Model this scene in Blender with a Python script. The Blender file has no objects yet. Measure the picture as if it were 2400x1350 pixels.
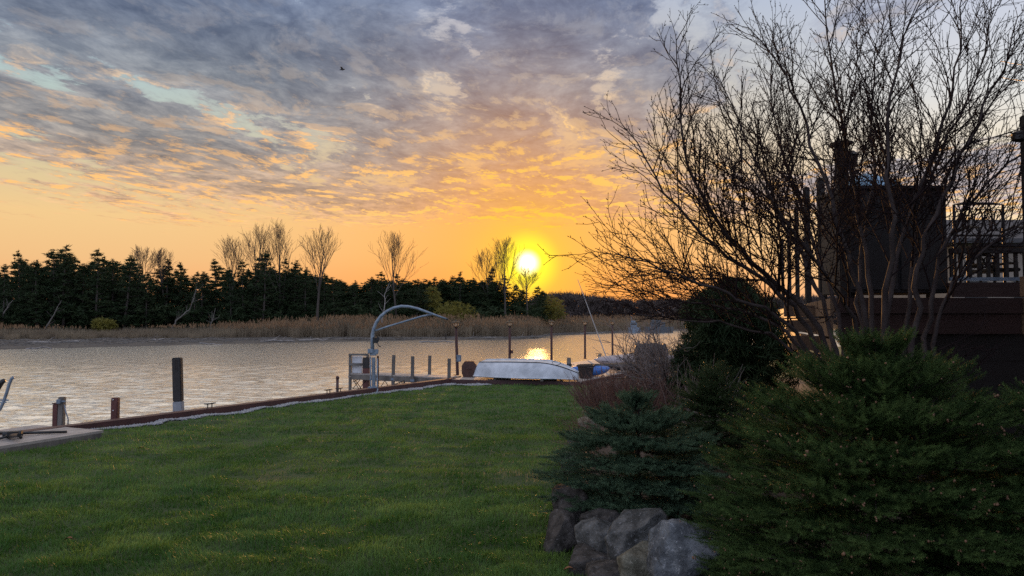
import bpy, bmesh, math, random
import numpy as np
from mathutils import Vector, Matrix

# ------------------------------------------------------------------ camera, world, sun, exposure
sc = bpy.context.scene
COL = sc.collection
R = math.radians
F = 1733.0                      # focal length in pixels of the 2400 px wide photograph
CAM_Z = 1.9
PITCH = math.atan(76 / F)
cam_d = bpy.data.cameras.new("camera")
cam = bpy.data.objects.new("camera", cam_d)
COL.objects.link(cam)
cam.location = (0, 0, CAM_Z)
cam.rotation_euler = (R(90) + PITCH, 0, 0)
cam_d.sensor_width = 36
cam_d.lens = 36 * F / 2400
cam_d.clip_start = 0.05
cam_d.clip_end = 3000
sc.camera = cam
sc.view_settings.view_transform = 'Standard'
sc.view_settings.look = 'None'
sc.view_settings.exposure = 0.22
sc.view_settings.gamma = 1
sc.cycles.use_denoising = False
sc.cycles.max_bounces = 6
sc.cycles.diffuse_bounces = 2
sc.cycles.glossy_bounces = 2
sc.cycles.transmission_bounces = 4
sc.cycles.transparent_max_bounces = 8
sc.cycles.caustics_reflective = False
sc.cycles.sample_clamp_indirect = 4
sc.cycles.sample_clamp_direct = 12

SUN_AZ, SUN_EL = R(1.2), R(4.45)
SUN_DIR = Vector((math.sin(SUN_AZ) * math.cos(SUN_EL), math.cos(SUN_AZ) * math.cos(SUN_EL), math.sin(SUN_EL)))


def lin(r, g, b):
    f = lambda c: (c / 255 / 12.92) if c / 255 <= 0.04045 else ((c / 255 + 0.055) / 1.055) ** 2.4
    return (f(r), f(g), f(b), 1)


class NT:
    """small helper to write node trees"""
    def __init__(s, tree):
        s.t = tree
        s.n = tree.nodes
        s.l = tree.links

    def new(s, typ, **kw):
        n = s.n.new(typ)
        for k, v in kw.items():
            setattr(n, k, v)
        return n

    def put(s, sock, v):
        if isinstance(v, bpy.types.NodeSocket):
            s.l.new(v, sock)
        elif v is not None:
            sock.default_value = v

    def m(s, op, a, b=None, c=None, clamp=False):
        n = s.new('ShaderNodeMath', operation=op, use_clamp=clamp)
        for i, v in enumerate((a, b, c)):
            s.put(n.inputs[i], v)
        return n.outputs[0]

    def mr(s, v, a, b, c=0.0, d=1.0, smooth=True):
        n = s.new('ShaderNodeMapRange', interpolation_type='SMOOTHSTEP' if smooth else 'LINEAR')
        for i, x in enumerate((v, a, b, c, d)):
            s.put(n.inputs[i], x)
        return n.outputs[0]

    def mix(s, f, a, b, blend='MIX'):
        n = s.new('ShaderNodeMix', data_type='RGBA', blend_type=blend)
        s.put(n.inputs[0], f)
        s.put(n.inputs[6], a)
        s.put(n.inputs[7], b)
        return n.outputs[2]

    def ramp(s, f, stops):
        n = s.new('ShaderNodeValToRGB')
        e = n.color_ramp.elements
        while len(e) < len(stops):
            e.new(0.5)
        for i, (p, c) in enumerate(stops):
            e[i].position = p
            e[i].color = c
        s.put(n.inputs[0], f)
        return n.outputs[0]

    def xyz(s, x, y, z=0.0):
        n = s.new('ShaderNodeCombineXYZ')
        for i, v in enumerate((x, y, z)):
            s.put(n.inputs[i], v)
        return n.outputs[0]

    def noise(s, vec, scale, detail=4, rough=0.55, dist=0.0, lac=2.0):
        n = s.new('ShaderNodeTexNoise')
        s.put(n.inputs['Vector'], vec)
        n.inputs['Scale'].default_value = scale
        n.inputs['Detail'].default_value = detail
        n.inputs['Roughness'].default_value = rough
        n.inputs['Distortion'].default_value = dist
        n.inputs['Lacunarity'].default_value = lac
        return n

    def vm(s, op, a, b):
        n = s.new('ShaderNodeVectorMath', operation=op)
        s.put(n.inputs[0], a)
        s.put(n.inputs[1], b)
        return n.outputs[1] if op in ('DOT_PRODUCT', 'LENGTH') else n.outputs[0]


def cloud_xy(px, py):
    """plane coordinates (at cloud height 1) of the sky seen at a pixel of the photograph"""
    u, v = (px - 1200) / F, (675 - py) / F
    cp, sp = math.cos(PITCH), math.sin(PITCH)
    d = (u, cp - v * sp, sp + v * cp)
    return d[0] / d[2], d[1] / d[2]


STREAK = R(7)


def rot_streak(x, y):
    return x * math.cos(STREAK) - y * math.sin(STREAK), x * math.sin(STREAK) + y * math.cos(STREAK)


def build_world():
    w = bpy.data.worlds.new("World")
    sc.world = w
    w.use_nodes = True
    w.cycles.sampling_method = 'MANUAL'
    w.cycles.sample_map_resolution = 512
    t = NT(w.node_tree)
    t.n.clear()
    out = t.new('ShaderNodeOutputWorld')
    bg = t.new('ShaderNodeBackground')
    t.l.new(bg.outputs[0], out.inputs[0])
    D = t.new('ShaderNodeTexCoord').outputs['Generated']
    sep = t.new('ShaderNodeSeparateXYZ')
    t.l.new(D, sep.inputs[0])
    x, y, z = sep.outputs
    zc = t.m('MAXIMUM', z, 0.03)
    px, py = t.m('DIVIDE', x, zc), t.m('DIVIDE', y, zc)
    c, s_ = math.cos(STREAK), math.sin(STREAK)
    cc = t.m('SUBTRACT', t.m('MULTIPLY', px, c), t.m('MULTIPLY', py, s_))     # across the streaks
    aa = t.m('ADD', t.m('MULTIPLY', px, s_), t.m('MULTIPLY', py, c))          # along the streaks
    # domain warp
    P0 = t.xyz(cc, aa, 3.7)
    wn = t.noise(P0, 1.3, 3, 0.5)
    wv = t.new('ShaderNodeVectorMath', operation='MULTIPLY_ADD')
    t.l.new(wn.outputs['Color'], wv.inputs[0])
    wv.inputs[1].default_value = (0.30, 0.44, 0)
    wv.inputs[2].default_value = (-0.15, -0.22, 0)
    P1 = t.vm('ADD', P0, wv.outputs[0])

    def dens(P, det):
        v = t.vm('MULTIPLY', P, (1.0, 0.52, 1.0))
        big = t.noise(v, 0.9, 1, 0.5).outputs[0]
        fine = t.noise(v, 4.3, det, 0.70).outputs[0]
        return t.m('ADD', t.m('MULTIPLY', big, 0.4), t.m('MULTIPLY', fine, 0.9))
    d0 = dens(P1, 9)
    d1 = dens(t.vm('ADD', P1, (-0.02, 0.17, 0)), 6)      # the same cloud, a step towards the sun
    sp = t.new('ShaderNodeSeparateXYZ')
    fw = t.noise(P1, 5.5, 4, 0.6)
    fwv = t.new('ShaderNodeVectorMath', operation='MULTIPLY_ADD')
    t.l.new(fw.outputs['Color'], fwv.inputs[0])
    fwv.inputs[1].default_value = (0.34, 0.5, 0)
    fwv.inputs[2].default_value = (-0.17, -0.25, 0)
    t.l.new(t.vm('ADD', t.vm('ADD', P0, fwv.outputs[0]), t.vm('MULTIPLY', wv.outputs[0], (0.25, 0.25, 0))), sp.inputs[0])
    gx_, gy_ = sp.outputs[0], sp.outputs[1]
    # gaps seen in the photograph (px, py, across, along, amount)
    gaps = [(520, 265, .10, .42, .28), (135, 205, .11, .42, .22), (40, 110, .2, .4, .12), (1010, 185, .07, .22, .30), (1070, 215, .05, .2, .26),
            (1035, 55, .12, .45, .27), (1110, 110, .09, .3, .17), (845, 235, .05, .3, .22), (690, 15, .1, .2, .17), (800, 100, .06, .3, .16),
            (30, 300, .35, .22, .25), (1410, 130, .07, .4, .2), (265, 95, .06, .2, .18), (730, 320, .09, .3, .15), (1590, 10, .1, .25, .26),
            (1840, 30, .14, .4, .24), (345, 205, .1, .3, .12), (1310, 290, .06, .5, .2), (90, 390, .5, .5, .2), (1100, 390, .09, .5, .16),
            (2250, 200, .7, 1.2, .22), (2000, 330, .8, 1.4, .2), (1700, 330, .25, .8, .1)]
    solid = [(250, 30, .35, .5, .18), (680, 110, .35, .5, .2), (400, 330, .5, .7, .15), (950, 350, .3, .9, .14), (900, 110, .25, .3, .14),
             (1250, 60, .25, .35, .2), (1200, 330, .25, .8, .1)]
    tot = None
    for (gx, gy, sa, sl, amt), sign in [(g, -1) for g in gaps] + [(g, 1) for g in solid]:
        a0, b0 = rot_streak(*cloud_xy(gx, gy))
        u = t.m('DIVIDE', t.m('SUBTRACT', gx_, a0), sa * 1.15)
        v = t.m('DIVIDE', t.m('SUBTRACT', gy_, b0), sl * 1.15)
        q = t.m('ADD', t.m('MULTIPLY', u, u), t.m('MULTIPLY', v, v))
        g = t.m('MULTIPLY', t.m('POWER', 2.718, t.m('MULTIPLY', q, -1.0)), sign * amt)
        tot = g if tot is None else t.m('ADD', tot, g)
    # the deck of cloud ends about seven degrees above the horizon
    lowedge = t.mr(t.m('ADD', z, t.m('MULTIPLY', x, 0.02)), 0.105, 0.165, 1.0, 0.0, smooth=False)
    bias = t.m('MULTIPLY', t.m('POWER', lowedge, 1.5), -0.30)
    dd = t.m('ADD', t.m('ADD', d0, t.m('MULTIPLY', tot, 0.95)), bias)
    lowcut = t.mr(z, 0.098, 0.122)
    cover = t.m('MULTIPLY', lowcut, t.mr(dd, 0.505, 0.575))
    thin = t.m('MULTIPLY', lowcut, t.mr(dd, 0.42, 0.55, 0.0, 1.0))
    thick = t.mr(dd, 0.54, 0.70)
    # angle to the sun
    cosg = t.vm('DOT_PRODUCT', D, tuple(SUN_DIR))
    ang = t.m('ARCCOSINE', t.m('MINIMUM', cosg, 0.999999))
    def gauss(sig):
        q = t.m('DIVIDE', ang, R(sig))
        return t.m('POWER', 2.718, t.m('MULTIPLY', t.m('MULTIPLY', q, q), -1.0))
    g_wide, g_mid, g_cl = gauss(17), gauss(8.5), gauss(11)
    # clear sky
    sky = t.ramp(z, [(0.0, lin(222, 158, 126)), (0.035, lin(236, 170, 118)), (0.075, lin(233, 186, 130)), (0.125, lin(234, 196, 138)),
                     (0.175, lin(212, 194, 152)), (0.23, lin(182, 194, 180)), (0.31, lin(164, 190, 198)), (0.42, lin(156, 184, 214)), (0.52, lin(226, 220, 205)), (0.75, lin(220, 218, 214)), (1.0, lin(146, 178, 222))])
    right = t.mr(x, 0.16, 0.5)
    mid_az = t.m('MULTIPLY', t.mr(t.m('DIVIDE', t.m('SUBTRACT', y, t.m('ABSOLUTE', t.m('SUBTRACT', x, 0.06))), t.m('ADD', t.m('ABSOLUTE', x), t.m('ABSOLUTE', y))), 0.35, 0.85), t.mr(z, 0.41, 0.48))
    sky_r = t.ramp(z, [(0.0, lin(222, 170, 145)), (0.06, lin(250, 212, 160)), (0.16, lin(246, 226, 190)), (0.26, lin(214, 216, 216)), (0.4, lin(178, 188, 214)), (1.0, lin(150, 180, 222))])
    sky = t.mix(right, sky, sky_r)
    sky = t.mix(t.m('MULTIPLY', g_wide, 0.7), sky, lin(255, 168, 62))
    # clouds
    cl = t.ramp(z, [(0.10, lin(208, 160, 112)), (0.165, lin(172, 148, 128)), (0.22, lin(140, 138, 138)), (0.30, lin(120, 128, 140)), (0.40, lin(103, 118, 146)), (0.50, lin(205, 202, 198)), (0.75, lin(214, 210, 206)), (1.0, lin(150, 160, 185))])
    shade = t.noise(t.vm('MULTIPLY', P1, (1.0, 0.50, 1.0)), 3.2, 7, 0.66).outputs[0]
    cl = t.mix(1.0, cl, t.ramp(shade, [(0.34, (0.80, 0.82, 0.87, 1)), (0.66, (1.32, 1.27, 1.20, 1))]), 'MULTIPLY')
    dk = t.mr(dd, 0.48, 0.86, 1.30, 0.80, smooth=False)
    cl = t.vm('MULTIPLY', cl, t.xyz(dk, t.m('POWER', dk, 0.93), t.m('POWER', dk, 0.80)))
    puff = t.noise(t.vm('MULTIPLY', P1, (1.0, 0.62, 1.0)), 9.0, 6, 0.66).outputs[0]
    cl = t.mix(1.0, cl, t.ramp(puff, [(0.36, (0.78, 0.80, 0.84, 1)), (0.64, (1.32, 1.27, 1.20, 1))]), 'MULTIPLY')
    cl = t.mix(t.mr(x, 0.1, 0.5, 0, 0.6), cl, lin(176, 178, 194))
    cl = t.mix(t.m('MULTIPLY', g_cl, 0.78), cl, lin(226, 150, 88))
    lit_c = t.ramp(z, [(0.12, lin(255, 196, 120)), (0.22, lin(248, 190, 122)), (0.30, lin(232, 206, 176)), (0.42, lin(196, 206, 220))])
    lit_c = t.mix(g_mid, lit_c, lin(255, 200, 50))
    lit = t.mr(t.m('SUBTRACT', d0, d1), 0.0, 0.12)
    edge = t.m('SUBTRACT', 1.0, t.mr(dd, 0.53, 0.66))
    low = t.mr(z, 0.15, 0.38, 1.0, 0.5)
    near = t.m('ADD', t.mr(z, 0.15, 0.27, 0.80, 0.34), t.m('MULTIPLY', g_wide, 0.55))
    litf = t.m('MULTIPLY', t.m('ADD', t.m('MULTIPLY', lit, edge), t.m('MULTIPLY', t.m('MULTIPLY', lit, low), near)), low, clamp=True)
    clc = t.mix(litf, cl, lit_c)
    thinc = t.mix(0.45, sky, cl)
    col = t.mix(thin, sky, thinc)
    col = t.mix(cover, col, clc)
    col = t.mix(t.m('MULTIPLY', mid_az, 0.8), col, lin(255, 206, 128))
    lowglow = t.m('MULTIPLY', g_wide, t.mr(z, 0.10, 0.02))
    col = t.mix(t.m('MULTIPLY', lowglow, 0.75), col, lin(243, 146, 76))
    # glow round the sun and its disc
    col = t.mix(t.m('MULTIPLY', gauss(3.4), 0.9), col, (1.0, 0.70, 0.02, 1))
    col = t.mix(t.m('MULTIPLY', gauss(7.5), 0.42), col, (1.0, 0.40, 0.045, 1))
    halo = t.mr(ang, R(0.8), R(2.9), 1.0, 0.0)
    col = t.mix(halo, col, (1.15, 0.98, 0.03, 1))
    disc = t.mr(ang, R(0.1), R(1.2), 1.0, 0.0)
    col = t.mix(disc, col, (3.4, 2.8, 1.5, 1))
    # behind the camera the morning sky is clear and blue
    back = t.mr(y, 0.1, -0.55)
    col = t.mix(back, col, t.ramp(z, [(0.0, (0.66, 0.66, 0.72, 1)), (0.3, (0.72, 0.82, 1.08, 1)), (1.0, (0.56, 0.68, 0.98, 1))]))
    col = t.mix(t.mr(z, -0.02, 0.0), (0.05, 0.05, 0.045, 1), col)
    # the Nishita sky lies under it all as the blue air light
    ns = t.new('ShaderNodeTexSky', sky_type='NISHITA')
    ns.sun_disc = False
    ns.sun_elevation = SUN_EL
    ns.sun_rotation = SUN_AZ
    ns.altitude = 100
    air = t.vm('MULTIPLY', ns.outputs[0], (0.05, 0.05, 0.05))
    dark = t.vm('MULTIPLY', col, (0.97, 0.97, 0.97))
    fin = t.mix(0.035, dark, air)
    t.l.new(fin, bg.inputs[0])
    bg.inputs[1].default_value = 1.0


build_world()
sun_d = bpy.data.lights.new("sun", 'SUN')
sun_d.energy = 3.2
sun_d.angle = R(0.6)
sun_d.color = (1.0, 0.50, 0.17)
sun = bpy.data.objects.new("sun", sun_d)
COL.objects.link(sun)
sun.rotation_euler = SUN_DIR.to_track_quat('Z', 'Y').to_euler()

# ------------------------------------------------------------------ helpers
rnd = random.Random(7)
rng = np.random.default_rng(7)
ORG = {}


def pt(px, py, Y):
    """world point at distance Y whose image falls on a pixel of the photograph"""
    u, v = (px - 1200) / F, (675 - py) / F
    cp, sp = math.cos(PITCH), math.sin(PITCH)
    d = Vector((u, cp - v * sp, sp + v * cp))
    d *= Y / d.y
    return Vector((d.x, d.y, CAM_Z + d.z))


def gp(px, py, z=0.0):
    u, v = (px - 1200) / F, (675 - py) / F
    cp, sp = math.cos(PITCH), math.sin(PITCH)
    d = Vector((u, cp - v * sp, sp + v * cp))
    d *= (z - CAM_Z) / d.z
    return Vector((d.x, d.y, CAM_Z + d.z))


def tag(o, label=None, cat=None, group=None, kind=None):
    for k, v in (('label', label), ('category', cat), ('group', group), ('kind', kind)):
        if v:
            o[k] = v
    return o


def thing(name, label, cat, loc=(0, 0, 0), group=None):
    o = bpy.data.objects.new(name, None)
    COL.objects.link(o)
    o.location = loc
    o.empty_display_size = 0.1
    ORG[o.name] = Vector(loc)
    return tag(o, label, cat, group)


def copy_tree(o, parent=None):
    c = o.copy()
    COL.objects.link(c)
    c.parent = parent
    for ch in list(o.children):
        copy_tree(ch, c)
    return c


def link_mesh(me, name, mat, parent, smooth):
    o = bpy.data.objects.new(name, me)
    COL.objects.link(o)
    if mat:
        me.materials.append(mat)
    if parent is not None:
        o.parent = parent
        ORG[o.name] = ORG.get(parent.name, Vector((0, 0, 0)))
    else:
        ORG[o.name] = Vector((0, 0, 0))
    if smooth:
        me.polygons.foreach_set('use_smooth', [True] * len(me.polygons))
    return o


def soup(name, V, T, mat, parent=None, smooth=False):
    """one mesh from numpy arrays of vertices (n,3) and triangles or quads (m,3|4), in world coordinates"""
    V = np.asarray(V, dtype=np.float32)
    T = np.asarray(T, dtype=np.int32)
    if parent is not None:
        V = V - np.array(ORG.get(parent.name, Vector((0, 0, 0))), dtype=np.float32)
    k = T.shape[1]
    me = bpy.data.meshes.new(name)
    me.vertices.add(len(V))
    me.vertices.foreach_set('co', V.ravel())
    me.loops.add(T.size)
    me.loops.foreach_set('vertex_index', T.ravel())
    me.polygons.add(len(T))
    me.polygons.foreach_set('loop_start', np.arange(0, T.size, k, dtype=np.int32))
    me.update(calc_edges=True)
    return link_mesh(me, name, mat, parent, smooth)


class MB:
    """collects shapes in world coordinates and links them as ONE mesh object"""
    def __init__(s):
        s.V, s.F = [], []

    def add(s, vs, fs):
        n = len(s.V)
        s.V.extend([tuple(v) for v in vs])
        s.F.extend([tuple(i + n for i in f) for f in fs])
        return s

    def box(s, c, size, rz=0.0, M=None):
        hx, hy, hz = size[0] / 2, size[1] / 2, size[2] / 2
        M = M or Matrix.Rotation(rz, 3, 'Z')
        c = Vector(c)
        vs = [c + M @ Vector((sx * hx, sy * hy, sz * hz)) for sz in (-1, 1) for sy in (-1, 1) for sx in (-1, 1)]
        return s.add(vs, [(0, 2, 3, 1), (4, 5, 7, 6), (0, 1, 5, 4), (2, 6, 7, 3), (0, 4, 6, 2), (1, 3, 7, 5)])

    def beam(s, a, b, w, h):
        a, b = Vector(a), Vector(b)
        d = (b - a)
        L = d.length
        d.normalize()
        up = Vector((0, 0, 1)) if abs(d.z) < 0.95 else Vector((0, 1, 0))
        sx = d.cross(up).normalized()
        uz = sx.cross(d).normalized()
        M = Matrix((sx, d, uz)).transposed()
        return s.box((a + b) / 2, (w, L, h), M=M)

    def tube(s, pts, rad, n=6, cap=True):
        pts = [Vector(p) for p in pts]
        if not hasattr(rad, '__len__'):
            rad = [rad] * len(pts)
        ref = None
        rings = []
        for i, p in enumerate(pts):
            d = (pts[min(i + 1, len(pts) - 1)] - pts[max(i - 1, 0)])
            d = d.normalized() if d.length > 1e-9 else Vector((0, 0, 1))
            if ref is None:
                ref = Vector((1, 0, 0)) if abs(d.x) < 0.8 else Vector((0, 1, 0))
            a = d.cross(ref).normalized()
            b = a.cross(d).normalized()
            ref = b
            # keep frame
            rings.append([p + (a * math.cos(2 * math.pi * k / n) + b * math.sin(2 * math.pi * k / n)) * rad[i] for k in range(n)])
            ref = b
        vs = [v for r in rings for v in r]
        fs = [(i * n + k, i * n + (k + 1) % n, (i + 1) * n + (k + 1) % n, (i + 1) * n + k) for i in range(len(pts) - 1) for k in range(n)]
        if cap:
            fs.append(tuple(range(n - 1, -1, -1)))
            fs.append(tuple((len(pts) - 1) * n + k for k in range(n)))
        return s.add(vs, fs)

    def lathe(s, prof, c=(0, 0, 0), n=16):
        c = Vector(c)
        vs = [c + Vector((r * math.cos(2 * math.pi * k / n), r * math.sin(2 * math.pi * k / n), z)) for r, z in prof for k in range(n)]
        fs = [(i * n + k, i * n + (k + 1) % n, (i + 1) * n + (k + 1) % n, (i + 1) * n + k) for i in range(len(prof) - 1) for k in range(n)]
        fs.append(tuple(range(n - 1, -1, -1)))
        fs.append(tuple((len(prof) - 1) * n + k for k in range(n)))
        return s.add(vs, fs)

    def prism(s, poly, z0, z1):
        n = len(poly)
        vs = [(p[0], p[1], z0) for p in poly] + [(p[0], p[1], z1) for p in poly]
        fs = [tuple(range(n - 1, -1, -1)), tuple(range(n, 2 * n))] + [(i, (i + 1) % n, n + (i + 1) % n, n + i) for i in range(n)]
        return s.add(vs, fs)

    def build(s, name, mat, parent=None, smooth=False, bevel=0.0):
        o_ = ORG.get(parent.name, Vector((0, 0, 0))) if parent is not None else Vector((0, 0, 0))
        me = bpy.data.meshes.new(name)
        me.from_pydata([(v[0] - o_[0], v[1] - o_[1], v[2] - o_[2]) for v in s.V], [], s.F)
        if bevel:
            bm = bmesh.new()
            bm.from_mesh(me)
            es = [e for e in bm.edges if len(e.link_faces) == 2 and e.calc_face_angle(0) > 0.6]
            bmesh.ops.bevel(bm, geom=es, offset=bevel, segments=2, affect='EDGES', clamp_overlap=True)
            bm.to_mesh(me)
            bm.free()
        me.validate()
        me.update()
        return link_mesh(me, name, mat, parent, smooth)


def mat(name, c1, c2=None, rough=0.7, scale=6.0, detail=5, bump=0.0, bscale=None, stretch=(1, 1, 1), metal=0.0, spec=0.5, transl=0.0, lo=0.35, hi=0.65, emit=None):
    m = bpy.data.materials.new(name)
    m.use_nodes = True
    t = NT(m.node_tree)
    b = t.n['Principled BSDF']
    b.inputs['Roughness'].default_value = rough
    b.inputs['Metallic'].default_value = metal
    b.inputs['Specular IOR Level'].default_value = spec
    co = t.new('ShaderNodeTexCoord').outputs['Object']
    v = t.vm('MULTIPLY', co, stretch)
    if c2 is None:
        c2 = tuple(x * 0.7 for x in c1)
    n = t.noise(v, scale, detail, 0.6)
    col = t.ramp(n.outputs[0], [(lo, (*c1[:3], 1)), (hi, (*c2[:3], 1))])
    t.l.new(col, b.inputs['Base Color'])
    if bump:
        nb = t.noise(v, bscale or scale * 3, 6, 0.65)
        bp = t.new('ShaderNodeBump')
        bp.inputs['Strength'].default_value = bump
        bp.inputs['Distance'].default_value = 0.02
        t.l.new(nb.outputs[0], bp.inputs['Height'])
        t.l.new(bp.outputs[0], b.inputs['Normal'])
    if emit:
        b.inputs['Emission Color'].default_value = (*emit[:3], 1)
        b.inputs['Emission Strength'].default_value = emit[3]
    if transl:
        tr = t.new('ShaderNodeBsdfTranslucent')
        t.l.new(col, tr.inputs[0])
        mx = t.new('ShaderNodeMixShader')
        mx.inputs[0].default_value = transl
        t.l.new(b.outputs[0], mx.inputs[1])
        t.l.new(tr.outputs[0], mx.inputs[2])
        t.l.new(mx.outputs[0], t.n['Material Output'].inputs[0])
    return m


M = {}
M['grass'] = mat('grass_blade', (0.064, 0.150, 0.030), (0.155, 0.250, 0.055), 0.55, 1.3, 8, transl=0.35, spec=0.3, lo=.4, hi=.62)
M['turf'] = mat('turf_soil', (0.025, 0.045, 0.010), (0.05, 0.075, 0.02), 0.9, 3.0, 6, 0.6, 30)
M['mulch'] = mat('mulch', (0.035, 0.025, 0.018), (0.08, 0.055, 0.04), 0.95, 25, 6, 0.9, 40)
M['gravel'] = mat('white_gravel', (0.20, 0.20, 0.215), (0.40, 0.40, 0.41), 0.8, 30, 4)
M['rust'] = mat('red_steel', (0.075, 0.022, 0.020), (0.13, 0.042, 0.035), 0.6, 5, 6, 0.25, 40)
M['rust_dark'] = mat('dark_red_paint', (0.045, 0.017, 0.018), (0.075, 0.028, 0.027), 0.55, 5, 5, 0.1, 40)
M['wood'] = mat('grey_wood', (0.20, 0.18, 0.16), (0.085, 0.075, 0.068), 0.8, 4, 6, 0.5, 20, stretch=(1, 1, 0.25))
M['plank'] = mat('dock_plank', (0.44, 0.39, 0.35), (0.28, 0.25, 0.23), 0.75, 3, 6, 0.4, 18)
M['black'] = mat('black_plastic', (0.010, 0.010, 0.012), (0.018, 0.018, 0.02), 0.45, 8)
M['black_rough'] = mat('black_tar', (0.012, 0.011, 0.012), (0.028, 0.024, 0.024), 0.7, 4, 6, 0.3, 20)
M['galv'] = mat('galvanised_steel', (0.26, 0.32, 0.39), (0.13, 0.17, 0.22), 0.55, 9, 8, 0.2, 30, metal=0.15)
M['white'] = mat('white_gelcoat', (0.66, 0.68, 0.72), (0.42, 0.44, 0.47), 0.45, 3.5, 9, 0.08, 14)
M['white_panel'] = mat('white_panel', (0.72, 0.72, 0.74), (0.62, 0.62, 0.64), 0.5, 4)
M['whitewash'] = mat('whitewash', (0.34, 0.35, 0.37), (0.22, 0.23, 0.25), 0.8, 7, 6)
M['brown'] = mat('brown_cover', (0.085, 0.038, 0.030), (0.055, 0.026, 0.022), 0.7, 6, 5, 0.2, 20)
M['tub'] = mat('dark_tub', (0.020, 0.015, 0.016), (0.035, 0.026, 0.026), 0.6, 6)
M['blue'] = mat('blue_plastic', (0.03, 0.12, 0.42), (0.05, 0.18, 0.52), 0.45, 4)
M['boat_grey'] = mat('boat_grey', (0.09, 0.10, 0.115), (0.06, 0.068, 0.08), 0.5, 3)
M['pink'] = mat('pale_hull', (0.42, 0.36, 0.36), (0.34, 0.29, 0.30), 0.5, 4)
M['lamp_black'] = mat('lamp_black', (0.014, 0.012, 0.012), None, 0.45, 8)
M['lamp_glass'] = mat('lamp_glass', (0.85, 0.70, 0.50), (0.75, 0.6, 0.42), 0.25, 5, transl=0.5)
M['bark'] = mat('smooth_grey_bark', (0.085, 0.066, 0.062), (0.045, 0.034, 0.033), 0.85, 10, 6, 0.35, 40, stretch=(1, 1, 0.4), spec=0.1)
M['twig'] = mat('purple_twig', (0.018, 0.012, 0.013), (0.030, 0.020, 0.020), 0.9, 8, 4, spec=0.04)
M['gnarl'] = mat('pale_gnarled_bark', (0.21, 0.175, 0.165), (0.11, 0.09, 0.085), 0.75, 10, 5)
M['redtwig'] = mat('red_twig', (0.13, 0.058, 0.042), (0.10, 0.06, 0.05), 0.7, 6, 4)
M['pale_twig'] = mat('pale_dead_wood', (0.32, 0.29, 0.27), (0.20, 0.18, 0.17), 0.8, 6, 4)
M['far_bark'] = mat('far_bark', (0.075, 0.060, 0.050), (0.045, 0.036, 0.032), 0.85, 2, 4)
M['pine'] = mat('pine_needle', (0.016, 0.032, 0.012), (0.034, 0.052, 0.020), 0.7, 0.5, 5, transl=0.12, spec=0.2)
M['spruce'] = mat('norway_spruce_needle', (0.015, 0.034, 0.010), (0.095, 0.148, 0.042), 0.7, 11.0, 3, transl=0.06, spec=0.1, lo=.36, hi=.66)
M['spruce_blue'] = mat('blue_spruce_needle', (0.032, 0.062, 0.036), (0.120, 0.185, 0.105), 0.7, 11.0, 3, transl=0.06, spec=0.1)
M['spruce_dark'] = mat('dark_spruce_needle', (0.024, 0.046, 0.015), (0.045, 0.075, 0.024), 0.6, 5.0, 4, transl=0.1, spec=0.25)
M['bud'] = mat('tan_bud', (0.20, 0.105, 0.055), (0.14, 0.07, 0.04), 0.6, 20)
M['reed'] = mat('dry_reed', (0.31, 0.25, 0.175), (0.19, 0.152, 0.11), 0.85, 0.25, 5, transl=0.3, spec=0.1)
M['plume'] = mat('reed_plume', (0.34, 0.22, 0.13), (0.24, 0.15, 0.09), 0.9, 0.3, 4, transl=0.4, spec=0.1)
M['mud'] = mat('mud_shore', (0.055, 0.047, 0.040), (0.10, 0.088, 0.076), 0.9, 0.5, 8, 0.5, 2)
M['willow'] = mat('willow_yellow', (0.15, 0.14, 0.022), (0.22, 0.19, 0.03), 0.7, 1.0, 4, transl=0.3)
M['farwood'] = mat('far_bare_wood', (0.060, 0.045, 0.042), (0.09, 0.068, 0.06), 0.9, 0.1, 4)
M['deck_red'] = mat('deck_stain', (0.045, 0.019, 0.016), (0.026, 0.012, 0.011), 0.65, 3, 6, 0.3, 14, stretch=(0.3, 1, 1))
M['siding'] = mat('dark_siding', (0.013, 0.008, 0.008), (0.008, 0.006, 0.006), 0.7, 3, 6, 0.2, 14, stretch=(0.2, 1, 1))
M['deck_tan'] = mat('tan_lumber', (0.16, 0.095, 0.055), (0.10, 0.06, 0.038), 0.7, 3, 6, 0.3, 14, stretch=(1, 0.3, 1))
M['post_dark'] = mat('weathered_dark_post', (0.024, 0.018, 0.016), (0.013, 0.010, 0.009), 0.75, 5, 6, 0.3, 20)
M['cabinet'] = mat('dark_cabinet', (0.010, 0.009, 0.010), (0.017, 0.015, 0.017), 0.6, 5, 5)
M['tarp'] = mat('blue_grey_tarp', (0.30, 0.48, 0.62), (0.22, 0.38, 0.52), 0.5, 5, 5, 0.2, 12)
M['house_wall'] = mat('beige_clapboard', (0.28, 0.23, 0.19), (0.22, 0.18, 0.15), 0.8, 2, 5)
M['roof'] = mat('grey_shingle', (0.045, 0.042, 0.045), (0.075, 0.068, 0.07), 0.85, 4, 5)
M['leaf_dry'] = mat('dry_leaf', (0.22, 0.09, 0.035), (0.16, 0.06, 0.02), 0.7, 30)
M['line'] = mat('grey_line', (0.45, 0.43, 0.42), None, 0.5, 10)
M['cable'] = mat('black_cable', (0.02, 0.02, 0.022), None, 0.5, 10)


def rock_mat(name, a, b, spot):
    m = mat(name, a, b, 0.95, 8.0, 12, 1.0, 30, lo=.40, hi=.60, spec=.15)
    t = NT(m.node_tree)
    bs = t.n['Principled BSDF']
    col = bs.inputs['Base Color'].links[0].from_socket
    co = t.new('ShaderNodeTexCoord').outputs['Object']
    n = t.noise(co, 38, 10, 0.78, 0.2)
    f = t.mr(n.outputs[0], 0.54, 0.66)
    t.l.new(t.mix(f, col, (*spot, 1)), bs.inputs['Base Color'])
    return m


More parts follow.
